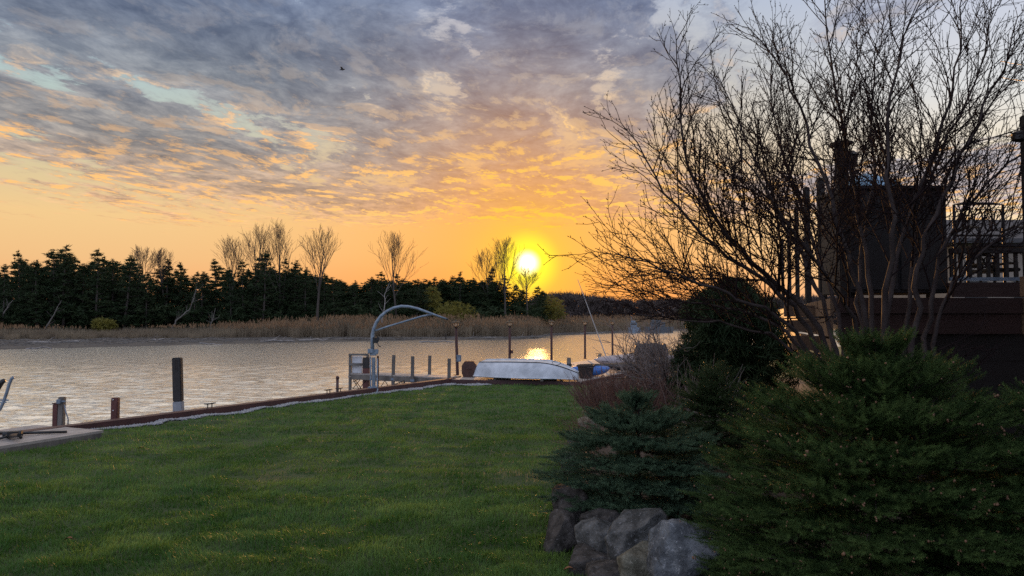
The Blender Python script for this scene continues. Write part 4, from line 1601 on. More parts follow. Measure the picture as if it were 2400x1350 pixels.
def dock_things():
    # octagonal brown drum on short legs
    Y = 23.3
    c = pt(1100, 866, Y)
    t = thing('drum_grill', 'octagonal brown drum standing on short splayed legs on the dock', 'grill', (c.x, c.y, .13))
    w, h = .46, pt(0, 847, Y).z - pt(0, 887, Y).z
    poly = [(-.30, .5), (.30, .5), (.5, .25), (.5, -.22), (.30, -.5), (-.30, -.5), (-.5, -.22), (-.5, .25)]
    m_ = MB()
    for (y0, y1, s) in ((-.16, .16, 1.0),):
        vs = [(c.x + x * w * s, Y + y0, c.z + z * h) for x, z in poly] + [(c.x + x * w * s, Y + y1, c.z + z * h) for x, z in poly]
        m_.add(vs, [tuple(range(8)), tuple(range(15, 7, -1))] + [(i, i + 8, (i + 1) % 8 + 8, (i + 1) % 8) for i in range(8)])
    m_.build('body', M['brown'], t, bevel=.012)
    for sx in (-1, 1):
        for sy in (-.12, .12):
            MB().tube([(c.x + sx * .12, Y + sy, c.z - h * .46), (c.x + sx * .20, Y + sy * 1.2, .13)], [.03, .018], 8).build('leg', M['brown'], t)
    MB().tube([(c.x - .08, Y - .19, c.z + .04), (c.x - .08, Y - .21, c.z + .04), (c.x + .08, Y - .21, c.z + .04), (c.x + .08, Y - .19, c.z + .04)], .012, 6).build('handle', M['brown'], t)
    # tub
    Y = 22.75
    c = pt(1373, 888, Y)
    t = thing('planter_tub', 'dark flared tub standing at the bow of the upturned boat', 'tub', (c.x, c.y, .13))
    z0, H = .132, pt(0, 855, Y).z - .13
    MB().lathe([(.19, 0), (.20, .02), (.25, H - .06), (.235, H - .06), (.19, .05), (.01, .04)], (c.x, c.y, z0), 20).build('body', M['tub'], t)
    MB().lathe([(.252, 0), (.285, .01), (.29, .055), (.27, .065), (.236, .06), (.236, 0)], (c.x, c.y, z0 + H - .065), 20).build('rim', M['tub'], t)
    MB().lathe([(.01, .02), (.232, 0), (.232, .015), (.01, .035)], (c.x, c.y, z0 + H - .09), 20).build('soil', M['mulch'], t)
    # blue kayak behind the tub
    def kayak(name, label, a, b, hw, hh, mt, z):
        t = thing(name, label, 'small boat', (a[0], a[1], z), 'small boats behind the tub')
        a, b = Vector((*a, 0)), Vector((*b, 0))
        d = b - a
        ax, sd = d.normalized(), Vector((-d.y, d.x, 0)).normalized()
        vs, n, k = [], 17, 12
        for i in range(n):
            f = i / (n - 1)
            s = max(.02, math.sin(f * math.pi) ** .55)
            for j in range(k):
                an = j / k * 2 * math.pi
                p = a + d * f + sd * (math.cos(an) * hw * s)
                vs.append((p.x, p.y, z + hh * .5 + .18 * hh * abs(2 * f - 1) ** 3 + math.sin(an) * hh * .5 * s))
        fs = [(i * k + j, i * k + (j + 1) % k, (i + 1) * k + (j + 1) % k, (i + 1) * k + j) for i in range(n - 1) for j in range(k)] + [tuple(range(k))[::-1], tuple((n - 1) * k + j for j in range(k))]
        MB().add(vs, fs).build('hull', M[mt], t, True)
        cm = a + d * .5
        cp = []
        for j in range(17):
            an = j / 16 * 2 * math.pi
            p = cm + ax * (.36 * math.cos(an)) + sd * (hw * .55 * math.sin(an))
            cp.append((p.x, p.y, z + hh * 1.0))
        MB().tube(cp, .02, 6, cap=False).build('coaming', M['black'], t)
        MB().tube([a + d * .05 + Vector((0, 0, z + hh * .75)), a + d * .02 + Vector((0, 0, z + hh * 1.05)), a + d * .09 + Vector((0, 0, z + hh * 1.0))], .012, 6).build('grab_loop', M['black'], t)
    kayak('dinghy', 'small bright blue plastic dinghy lying behind the dark tub', (1.86, 23.5), (3.15, 23.8), .30, .36, 'blue', .13)
    kayak('kayak', 'pale pinkish upturned hull lying beyond the blue dinghy', (2.9, 26.3), (6.3, 27.2), .50, .58, 'pink', .13)
    kayak('kayak', 'dark narrow hull between the pale hull and blue dinghy', (3.0, 25.3), (6.2, 25.6), .34, .36, 'black', .13)
    # posts on the far edge
    for px, ty, Y, lab in ((1333.5, 838, 27.2, 'short weathered wooden post with rope between third and fourth lamps'), (1405.5, 830, 31.5, 'short grey wooden post between the fourth and fifth lamps')):
        p = pt(px, ty, Y)
        t = thing('wooden_post', lab, 'post', (p.x, p.y, -1.2), 'short posts on the water side of the dock')
        MB().tube([(p.x, p.y, -1.4), (p.x, p.y, p.z)], [.10, .075], 9).build('shaft', M['wood'], t)
        MB().lathe([(.088, 0), (.10, .03), (.088, .06), (.10, .09), (.088, .12)], (p.x, p.y, .20), 9).build('rope', M['cable'], t)
    # covered grill on the dock
    Y = 25.5
    c = pt(1525, 806, Y)
    t = thing('covered_grill', 'large grill under a black cover standing on the dock behind bare shrubs', 'grill', (c.x, c.y, .13))
    w, d = .54, .32
    top = c.z
    vs = []
    prof = [(.13, 1.0), (.45, .98), (.72, 1.02), (.76, 1.06), (top - .12, .98), (top - .03, .93), (top, .84)]
    nn = 28
    for z, s in prof:
        for k in range(nn):
            a = k / nn * 2 * math.pi
            ca, sa = math.cos(a), math.sin(a)
            x = math.copysign(abs(ca) ** .35, ca) * w * s
            y = math.copysign(abs(sa) ** .35, sa) * d * s
            fold = 1 + (.035 * math.sin(k * 5.1) if z < .7 else .01 * math.sin(k * 3))
            vs.append((c.x + x * fold, Y + y * fold, z + (.03 * math.sin(k * 1.3) if z > top - .05 else 0)))
    fs = [(i * nn + k, i * nn + (k + 1) % nn, (i + 1) * nn + (k + 1) % nn, (i + 1) * nn + k) for i in range(len(prof) - 1) for k in range(nn)] + [tuple((len(prof) - 1) * nn + k for k in range(nn))]
    MB().add(vs, fs).build('cover', M['cabinet'], t, True)
    for sx in (-1, 1):
        MB().tube([(c.x + sx * .42, Y - .26, .13), (c.x + sx * .42, Y - .20, .13)], .07, 12).build('wheel', M['black'], t)
    # thin slanting mast line
    a, b = pt(1354, 655, 33), pt(1401, 783, 33)
    t = thing('fishing_rod', 'thin pale rod slanting over the water between the fourth and fifth lamps', 'rod', tuple(b))
    bb = b + (b - a) * .62
    MB().tube([a, b, bb], [.012, .022, .03], 6).build('blank', M['line'], t)
    MB().tube([b + (bb - b) * .82, bb], .045, 8).build('grip', M['black'], t)
    # far boats
    for (px, py, hw, lab, sc_, mt) in ((1487, 766, 13, 'small grey cabin cruiser moored off the far marsh', .8, 'galv'), (1545, 766, 30, 'long dark covered boat moored far off behind the twigs', 1.2, 'boat_grey')):
        Y = 175
        p = pt(px, py, Y)
        t = thing('cabin_boat', lab, 'boat', (p.x, p.y, -1.0), 'boats moored far off')
        L = hw * 2 / F * Y * 1.15
        m_ = MB()
        pl = [(-.5, -.16), (.32, -.16), (.5, 0), (.32, .16), (-.5, .16)]
        vs = [(p.x + x * L * .94, p.y + y * L, -1.1) for x, y in pl] + [(p.x + x * L, p.y + y * L * 1.15, .35 * sc_) for x, y in pl]
        m_.add(vs, [(4, 3, 2, 1, 0), (5, 6, 7, 8, 9)] + [(i, (i + 1) % 5, (i + 1) % 5 + 5, i + 5) for i in range(5)])
        m_.build('hull', M[mt], t)
        MB().box((p.x - L * .06, p.y, .35 * sc_ + .55), (L * .5, L * .2, 1.1)).box((p.x - L * .1, p.y, .35 * sc_ + 1.35), (L * .36, L * .19, .45)).build('cabin', M[mt], t, bevel=.1)
        MB().box((p.x - L * .06, p.y - L * .101, .35 * sc_ + .75), (L * .4, .04, .4)).build('window', M['black'], t)
        MB().tube([(p.x - L * .2, p.y, .35 * sc_ + 1.5), (p.x - L * .25, p.y, .35 * sc_ + 2.6)], .05, 6).build('mast', M['galv'], t)


dock_things()

# ------------------------------------------------------------------ boulders
def boulder(label, px, py, wpx, hpx, Y, mt, seed, tilt=0.0, deep=1.0):
    g = np.random.default_rng(seed)
    c = pt(px, py, Y)
    w, h = wpx / F * Y / 2 * 1.03, hpx / F * Y / 2 * 1.03
    bm = bmesh.new()
    bmesh.ops.create_icosphere(bm, subdivisions=5, radius=1)
    V = np.array([v.co[:] for v in bm.verts])
    T = np.array([[v.index for v in f.verts] for f in bm.faces])
    bm.free()
    V = V / (np.abs(V) ** 5).sum(1)[:, None] ** .2
    for k in range(10):                                  # cut flat faces
        n = unit(g.normal(0, 1, 3))
        dcut = .76 + .26 * g.random()
        s = V @ n - dcut
        V = V - np.clip(s, 0, None)[:, None] * n * .985
    nz = fbm(V[:, 0] * 2.2 + seed, V[:, 1] * 2.2 + V[:, 2] * 1.7, seed, 4) - .5
    nz2 = fbm(V[:, 0] * 7 + seed, V[:, 2] * 7 + V[:, 1] * 5, seed + 5, 3) - .5
    nz3 = fbm(V[:, 0] * 19 + seed, V[:, 2] * 19 + V[:, 1] * 13, seed + 9, 3) - .5
    V = V * (1 + .10 * nz + .07 * nz2 + .04 * nz3)[:, None]
    V = V / np.abs(V).max(0)
    V = V * np.array([w, (w + h) * .5 * deep, h])
    ca, sa = math.cos(tilt), math.sin(tilt)
    V = np.stack([V[:, 0] * ca - V[:, 2] * sa, V[:, 1], V[:, 0] * sa + V[:, 2] * ca], -1)
    o = soup('boulder', V, T, M[mt], None, True)
    o.location = c
    tag(o, label, 'boulder', 'boulders of the retaining wall')


for i, a in enumerate([
        ('upright dark brown boulder at the outer corner of the rock wall', 1345, 1200, 92, 125, 6.7, 'rock_dark', .15),
        ('low dark angular slab at the lawn, outermost of the rock wall', 1326, 1262, 100, 118, 6.3, 'rock_dark', -.35),
        ('pale faced grey boulder leaning against the dark slab', 1415, 1278, 118, 120, 5.9, 'rock_grey', .3),
        ('small dark boulder tucked under the blue spruce branches', 1408, 1228, 95, 62, 6.2, 'rock_dark', 0),
        ('dark rounded boulder in the bottom course touching the lawn', 1388, 1328, 110, 95, 5.75, 'rock_dark', .2),
        ('wide dark grey boulder resting on the tan round one', 1492, 1258, 150, 118, 5.7, 'rock_grey', .1),
        ('round tan boulder in the bottom course between grey ones', 1497, 1325, 98, 96, 5.35, 'rock_tan', 0),
        ('large blue grey speckled boulder beside the big spruce', 1600, 1298, 150, 150, 4.85, 'rock_pale', -.06),
        ('half hidden dark boulder at the bottom edge under others', 1440, 1362, 130, 90, 5.4, 'rock_dark', 0),
        ('small pale block where the bed meets the lawn further back', 1347, 1030, 34, 44, 11.6, 'rock_grey', 0),
        ('small pale stone on the lawn edge left of the blue spruce', 1335, 1083, 40, 46, 9.6, 'rock_grey', 0),
        ('pinkish rounded stone showing above the blue spruce', 1383, 995, 56, 40, 10.4, 'rock_tan', 0)]):
    boulder(*a[:7], 500 + i, a[7])


# ------------------------------------------------------------------ spruces
def sprig_templates(g, n=7, L=.12, needles=64, nl=.016, nw=.0016, flatten=.75):
    """needle covered shoots along +x"""
    out = []
    for k in range(n):
        t = np.linspace(.02, 1, needles) + g.normal(0, .01, needles)
        a = g.random(needles) * 2 * math.pi
        fwd = .35 + .35 * g.random(needles)
        fwd = np.where(t > .9, 1.1, fwd)
        curve = g.normal(0, .05) * t ** 2
        base = np.stack([t * L, curve * L * 2, .10 * L * t ** 2], -1)
        d = np.stack([fwd, np.cos(a), np.sin(a) * flatten + .15], -1)
        d /= np.linalg.norm(d, axis=1)[:, None]
        s = np.cross(d, g.normal(0, 1, (needles, 3)))
        s /= np.linalg.norm(s, axis=1)[:, None]
        ln = nl * (.75 + .4 * g.random(needles)) * np.where(t > .85, .75, 1)
        V = np.stack([base - s * nw / 2, base + s * nw / 2, base + d * ln[:, None]], 1).reshape(-1, 3)
        # stem as two thin triangles
        st = np.array([[0, -.0015, 0], [0, .0015, 0], [L, curve[-1] * L * 2, .1 * L], [0, 0, -.0015], [0, 0, .0015], [L, curve[-1] * L * 2, .1 * L]])
        out.append(np.concatenate([V, st]))
    return out


def frames(d, up):
    d = d / np.linalg.norm(d, axis=1)[:, None]
    s = np.cross(up, d)
    s /= np.maximum(np.linalg.norm(s, axis=1), 1e-6)[:, None]
    u = np.cross(d, s)
    return np.stack([d, s, u], 2)            # columns


def place_sprigs(temps, P, D, S, g):
    """instances of the templates baked into one array"""
    n = len(P)
    up = np.tile(np.array([0, 0, 1.0]), (n, 1)) + g.normal(0, .15, (n, 3))
    Fm = frames(D, up)
    pick = g.integers(0, len(temps), n)
    Vs = []
    for k in range(len(temps)):
        i = np.where(pick == k)[0]
        if not len(i):
            continue
        V = temps[k][None] * S[i][:, None, None]
        V = np.einsum('nij,nvj->nvi', Fm[i], V) + P[i][:, None, :]
        Vs.append(V.reshape(-1, 3))
    V = np.concatenate(Vs)
    return V, np.arange(len(V)).reshape(-1, 3)


def spruce(name, label, c, rad, H, nspray, mt, seed, temps, spray_L, droop=0.1, rise=.25, sector=None, bud_p=0.0, bud_side=None, shape='dome', lumps=.18, gap=.040, tiers=9, shoulder=1.9):
    """a dense spruce shrub: sprays of needle shoots over a domed body; c is the ground centre"""
    g = np.random.default_rng(seed)
    t = thing(name, label, 'spruce', tuple(c))
    c = np.array(c, float)
    # trunk and limbs
    tw = Twigs()
    tw.tube([c, c + np.array([0, 0, H * .5]), c + np.array([.02, 0, H * .93])], .045, .008, 7)
    tw.build('trunk', M['bark'], t)
    P, D, S, tips = [], [], [], []
    lb = Twigs()
    for k in range(nspray):
        f = (k + g.random()) / nspray
        z = H * (1 - (1 - f) ** .78)
        tier = (math.floor(z / H * tiers + .5) + g.normal(0, .13)) / tiers * H
        z = min(H * .985, max(.02, .42 * z + .58 * tier))
        az = g.random() * 2 * math.pi if k % 2 else -math.pi / 2 - c[0] / c[1] * .8 + g.normal(0, .95)
        if shape == 'dome':
            prof = max(.05, (1 - (z / H) ** shoulder)) ** .62 * (.90 + .10 * min(1, z / (H * .25)))
        else:
            prof = max(.05, 1 - z / H) ** .8 * min(1, .75 + z / H * 1.5)
        lump = 1 + lumps * (2 * vnoise(np.array([az * 2.2 + 9]), np.array([z / H * 5.0 + seed]), seed)[0] - 1)
        reach = rad * prof * lump * ((.84 + .20 * g.random()) if k % 4 else (.5 + .3 * g.random()))
        o = np.array([math.cos(az), math.sin(az), 0])
        el = rise + (z / H) ** 4 * .75 + g.normal(0, .10) - droop * (1 - z / H)
        d = o * math.cos(el) + np.array([0, 0, math.sin(el)])
        L = min(spray_L * (.75 + .5 * g.random()), reach * .95 + .05)
        tipz = np.array([0, 0, z])
        root = c + tipz + o * (reach - L * math.cos(el))
        root[2] -= L * math.sin(el) * .6
        sidev = unit(np.cross(np.array([0, 0, 1.0]), d))
        nsh = max(5, int(L / gap))
        lb.tube([root - d * .06, root + d * L * .5, root + d * L], .0028, .0014, 3)
        for q in range(nsh):
            tt = (q + .5) / nsh
            sgn = 1 if q % 2 else -1
            bend = np.array([0, 0, .16 * tt * tt - .10 * tt])
            p = root + d * L * tt + bend * L
            ang = .75 - .25 * tt + g.normal(0, .10)
            dd = d * math.cos(ang) + sidev * sgn * math.sin(ang) + np.array([0, 0, g.normal(.04, .10)])
            P.append(p)
            D.append(dd)
            S.append((.72 + .50 * (1 - tt)) * (.8 + .45 * g.random()))
        p = root + d * L
        P.append(p - d * .03)
        D.append(d + np.array([0, 0, .12]))
        S.append(1.0)
        tips.append((P[-1] + unit(D[-1]) * temps[0][-1][0] * 1.02, o))
        for q in range(2, min(6, nsh)):
            tips.append((P[-q] + unit(D[-q]) * temps[0][-1][0] * S[-q], o))
    P, D, S = np.array(P), np.array(D), np.array(S)
    lb.build('branch', M['bark'], t)
    V, T = place_sprigs(temps, P, D, S, g)
    fo = soup('foliage', V, T, M[mt], t)
    if bud_p:
        B = MB()
        ico = [(0, 0, 1), (.89, 0, .45), (.28, .85, .45), (-.72, .53, .45), (-.72, -.53, .45), (.28, -.85, .45), (.72, .53, -.45), (-.28, .85, -.45), (-.89, 0, -.45), (-.28, -.85, -.45), (.72, -.53, -.45), (0, 0, -1)]
        icf = [(0, 1, 2), (0, 2, 3), (0, 3, 4), (0, 4, 5), (0, 5, 1), (1, 6, 2), (2, 7, 3), (3, 8, 4), (4, 9, 5), (5, 10, 1), (2, 6, 7), (3, 7, 8), (4, 8, 9), (5, 9, 10), (1, 10, 6), (6, 11, 7), (7, 11, 8), (8, 11, 9), (9, 11, 10), (10, 11, 6)]
        for p, o in tips:
            pr = bud_p * (1.0 if bud_side is None else max(.12, .6 + o @ np.array(bud_side)))
            if g.random() > pr:
                continue
            r = .0032 + .0045 * g.random() ** 2
            for m_ in range(1 if g.random() < .6 else 3):
                q = p + (g.normal(0, .006, 3) if m_ else 0)
                B.add([(q[0] + r * v[0], q[1] + r * v[1], q[2] + r * v[2] * 1.2) for v in ico], icf)
        bo = B.build('buds', M['bud'], t, True)
        bo['kind'] = 'stuff'
    return t


gs = np.random.default_rng(4)
T_NORWAY = sprig_templates(gs, 7, .135, 120, .0225, .0024, .85)
T_BLUE = sprig_templates(gs, 7, .105, 120, .0240, .0024, .95)
T_DARK = sprig_templates(gs, 5, .14, 80, .024, .0030)
spruce('blue_spruce', 'low blue green spruce spreading over the rock wall', (1.13, 6.75, .16), .74, 1.02, 850, 'spruce_blue', 11, T_BLUE, .26, droop=.12, rise=.04, lumps=.30, gap=.034, tiers=6, shoulder=3.0)
spruce('norway_spruce', 'big dark green spruce with tan buds in the front corner', (2.16, 4.45, -.15), 1.12, 1.88, 2000, 'spruce', 12, T_NORWAY, .34, droop=.16, rise=.10, tiers=10, shoulder=2.2, bud_p=.10, bud_side=(-.7, -.5, 0), lumps=.16)
spruce('norway_spruce', 'dark green spruce at the right picture edge before the black siding', (3.10, 4.0, -.15), .95, 1.68, 900, 'spruce', 13, T_NORWAY, .34, droop=.14, rise=.10, tiers=9, shoulder=2.2, bud_p=.10, lumps=.15)
spruce('low_spruce', 'dull dark spruce between the gnarled shrub and the big spruce', (2.22, 8.2, .42), .56, .92, 260, 'spruce_dark', 14, T_DARK, .34, rise=.22, lumps=.2)


def arborvitae():
    g = np.random.default_rng(77)
    c = np.array([3.75, 12.6, .3])
    H = pt(1725, 662, 12.6).z - .3
    t = thing('dark_cedar', 'tall dark cedar behind the bare branches, left of the raised deck', 'tree', tuple(c))
    tw = Twigs()
    tw.tube([c, c + np.array([0, 0, H * .9])], .08, .02, 6)
    tw.build('trunk', M['bark'], t)
    n = 1500
    f = g.random(n) ** .9
    az = g.random(n) * 6.28
    lum = 1 + .42 * (vnoise(az * 2.0, f * 5, 5) - .5) * 2
    r = .92 * (1 - f ** 3.2) ** .6 * lum * g.random(n) ** .5 + .05
    P = c + np.stack([np.cos(az) * r, np.sin(az) * r, f * H * .97 + .05], -1)
    V, T = clumps(P, .16, 26, g, 1.3, .010)
    soup('foliage', V, T, M['pine'], t)


arborvitae()


# ------------------------------------------------------------------ bare shrubs on the right
def twig_buds(tips, r, g):
    """pairs of small pointed buds"""
    n = len(tips)
    P = np.array([p for p, d in tips])
    D = np.array([d for p, d in tips])
    s = np.cross(D, g.normal(0, 1, (n, 3)))
    s /= np.maximum(np.linalg.norm(s, axis=1), 1e-6)[:, None]
    u = np.cross(D, s)
    k = r * (.8 + .5 * g.random(n))[:, None]
    V = np.stack([P, P + D * k * 1.2 + s * k * .45, P + D * k * 1.2 - s * k * .45, P + D * k * 1.2 + u * k * .45, P + D * k * 1.2 - u * k * .45, P + D * k * 3.0], 1).reshape(-1, 3)
    f = np.array([[0, 1, 3], [0, 3, 2], [0, 2, 4], [0, 4, 1], [5, 3, 1], [5, 2, 3], [5, 4, 2], [5, 1, 4]])
    T = (f[None] + (np.arange(n) * 6)[:, None, None]).reshape(-1, 3)
    return V, T


def big_shrub():
    g = np.random.default_rng(21)
    base = np.array([2.95, 6.15, .45])
    t = thing('serviceberry', 'large many stemmed leafless tree with budding twigs before the raised deck', 'tree', tuple(base))
    stems = [
        # list of (px, py, Y) along the stem, start radius
        ([(1965, 850, 6.1), (1925, 760, 6.05), (1850, 690, 6.0), (1740, 600, 5.9), (1655, 490, 5.8), (1600, 360, 5.8), (1590, 220, 5.8), (1585, 95, 5.8)], .030),
        ([(1955, 850, 6.0), (1890, 745, 5.8), (1790, 660, 5.6), (1650, 560, 5.5), (1555, 445, 5.4), (1495, 340, 5.4), (1465, 300, 5.4)], .026),
        ([(1960, 860, 5.9), (1860, 760, 5.6), (1730, 700, 5.4), (1600, 650, 5.2), (1510, 615, 5.1), (1440, 592, 5.1)], .022),
        ([(1960, 860, 6.1), (1850, 770, 6.3), (1700, 720, 6.4), (1580, 698, 6.5), (1500, 692, 6.5), (1450, 676, 6.5)], .020),
        ([(1980, 850, 6.2), (1940, 730, 6.4), (1880, 600, 6.5), (1800, 440, 6.6), (1740, 300, 6.7), (1680, 170, 6.7)], .026),
        ([(2030, 850, 6.2), (2020, 720, 6.2), (1990, 600, 6.1), (1940, 450, 6.0), (1890, 290, 6.0), (1830, 140, 6.0), (1755, 65, 6.0)], .030),
        ([(2050, 850, 6.3), (2040, 700, 6.4), (2020, 540, 6.5), (1990, 380, 6.6), (1960, 210, 6.6), (1930, 10, 6.6), (1920, -60, 6.6)], .026),
        ([(2065, 850, 6.1), (2070, 720, 6.0), (2100, 600, 5.9), (2085, 450, 5.8), (2075, 320, 5.8), (2100, 150, 5.7), (2160, 0, 5.7)], .032),
        ([(2075, 850, 6.2), (2085, 700, 6.3), (2110, 560, 6.4), (2170, 400, 6.5), (2230, 230, 6.5), (2255, 90, 6.5), (2260, -30, 6.5)], .028),
        ([(2130, 830, 6.0), (2150, 740, 5.9), (2150, 620, 5.8), (2200, 480, 5.7), (2280, 320, 5.6), (2345, 180, 5.6), (2385, 40, 5.6)], .028),
        ([(2140, 850, 6.3), (2180, 740, 6.4), (2190, 620, 6.5), (2250, 500, 6.5), (2340, 400, 6.5), (2430, 330, 6.5), (2500, 240, 6.5)], .026),
        ([(2180, 850, 6.1), (2190, 760, 6.0), (2230, 660, 5.9), (2310, 580, 5.8), (2400, 520, 5.8), (2500, 450, 5.8)], .022),
        ([(1990, 850, 6.4), (1960, 700, 6.7), (1900, 560, 6.9), (1850, 400, 7.0), (1800, 240, 7.0), (1810, 130, 7.0)], .024),
        ([(2100, 850, 6.5), (2130, 700, 6.8), (2140, 540, 6.9), (2200, 360, 7.0), (2300, 170, 7.0), (2330, 20, 7.0)], .024),
        ([(2040, 850, 6.0), (2000, 740, 5.7), (1930, 640, 5.4), (1850, 530, 5.3), (1760, 400, 5.2), (1700, 280, 5.2), (1690, 240, 5.2)], .022),
        ([(2020, 850, 6.5), (2010, 640, 6.9), (2050, 420, 7.1), (2040, 200, 7.2), (2080, 20, 7.2)], .022),
        ([(1950, 855, 6.2), (1830, 790, 6.0), (1700, 760, 5.9), (1580, 748, 5.9), (1490, 735, 5.9)], .016),
    ]
    st, tw, tips = [], Twigs(), []

    def interp(pp, n):
        pp = np.array(pp)
        s = np.concatenate([[0], np.cumsum(np.linalg.norm(np.diff(pp, axis=0), axis=1))])
        q = np.linspace(0, s[-1], n)
        # smooth (Catmull-like) by cubic through moving average
        out = np.stack([np.interp(q, s, pp[:, k]) for k in range(3)], -1)
        for _ in range(2):
            out[1:-1] = out[1:-1] * .5 + (out[:-2] + out[2:]) * .25
        return out, s[-1]

    def twig(p, d, L, r, lev):
        d = np.array(d, float)
        if d[2] < .05 and lev == 0:
            d[2] = .05 + .3 * g.random()
        n = 5 if lev < 2 else 4
        pts, de = wander(p, d, L, n, .11, .055, g)
        tw.tube(pts, r, max(.0016, r * .45), 4 if lev == 0 else 3)
        tips.append((pts[-1], de))
        # lateral buds along the shoot
        nb = int(L / .075)
        for k in range(nb):
            f = (k + .6 * g.random() + .3) / max(nb, 1)
            i = min(int(f * n), n - 1)
            q = pts[i] + (pts[i + 1] - pts[i]) * (f * n - i)
            dd = unit(pts[i + 1] - pts[i])
            if lev >= 1 or g.random() < .4:
                tips.append((q, side_dir(dd, .7, g)))
        if lev >= 2:
            return
        kids = [max(2, int(L / .10)), max(1, int(L / .11))][lev]
        for k in range(kids):
            f = .18 + .80 * (k + g.random()) / kids
            i = min(int(f * n), n - 1)
            q = pts[i] + (pts[i + 1] - pts[i]) * (f * n - i)
            dd = unit(pts[i + 1] - pts[i])
            twig(q, side_dir(dd, .45 + .35 * g.random(), g), L * (.30 + .35 * g.random()) * (1.15 - .5 * f), max(.0019, r * .58), lev + 1)
    for path, r0 in stems:
        pp = [np.array(pt(*a)) for a in path]
        pp[0] = pp[0] + np.array([0, 0, -.35])
        pts, L = interp(pp, 22)
        pts[1:-1] += g.normal(0, .012, (20, 3))
        sm = Twigs()
        sm.tube(pts, r0, .0035, 8)
        sm.build('stem', M['bark'], t)
        nk = int(L * 8)
        for k in range(nk):
            f = .30 + .70 * ((k + g.random()) / nk) ** .85
            z = f * 21
            i = min(int(z), 20)
            q = pts[i] + (pts[i + 1] - pts[i]) * (z - i)
            dd = unit(pts[i + 1] - pts[i])
            twig(q, side_dir(dd, .40 + .40 * g.random(), g), (.95 * (1.10 - f) + .26) * (.55 + .8 * g.random()), .0062 * (1.25 - f) + .0022, 0)
        twig(pts[-1], unit(pts[-1] - pts[-3]), .22, .003, 1)
    # low twigs reaching in front of the dark siding
    for (a, b_) in (((2140, 850, 5.7), (2290, 815, 5.4)), ((2150, 870, 5.6), (2330, 850, 5.3)), ((2190, 905, 5.4), (2350, 845, 5.2)), ((2200, 820, 5.7), (2330, 760, 5.5))):
        A, B_ = np.array(pt(*a)), np.array(pt(*b_))
        twig(A, B_ - A, np.linalg.norm(B_ - A), .0065, 0)
    o = tw.build('twigs', M['twig'], t)
    o['kind'] = 'stuff'
    V, T = twig_buds(tips, .0066, g)
    o = soup('buds', V, T, M['twig'], t)
    o['kind'] = 'stuff'


big_shrub()


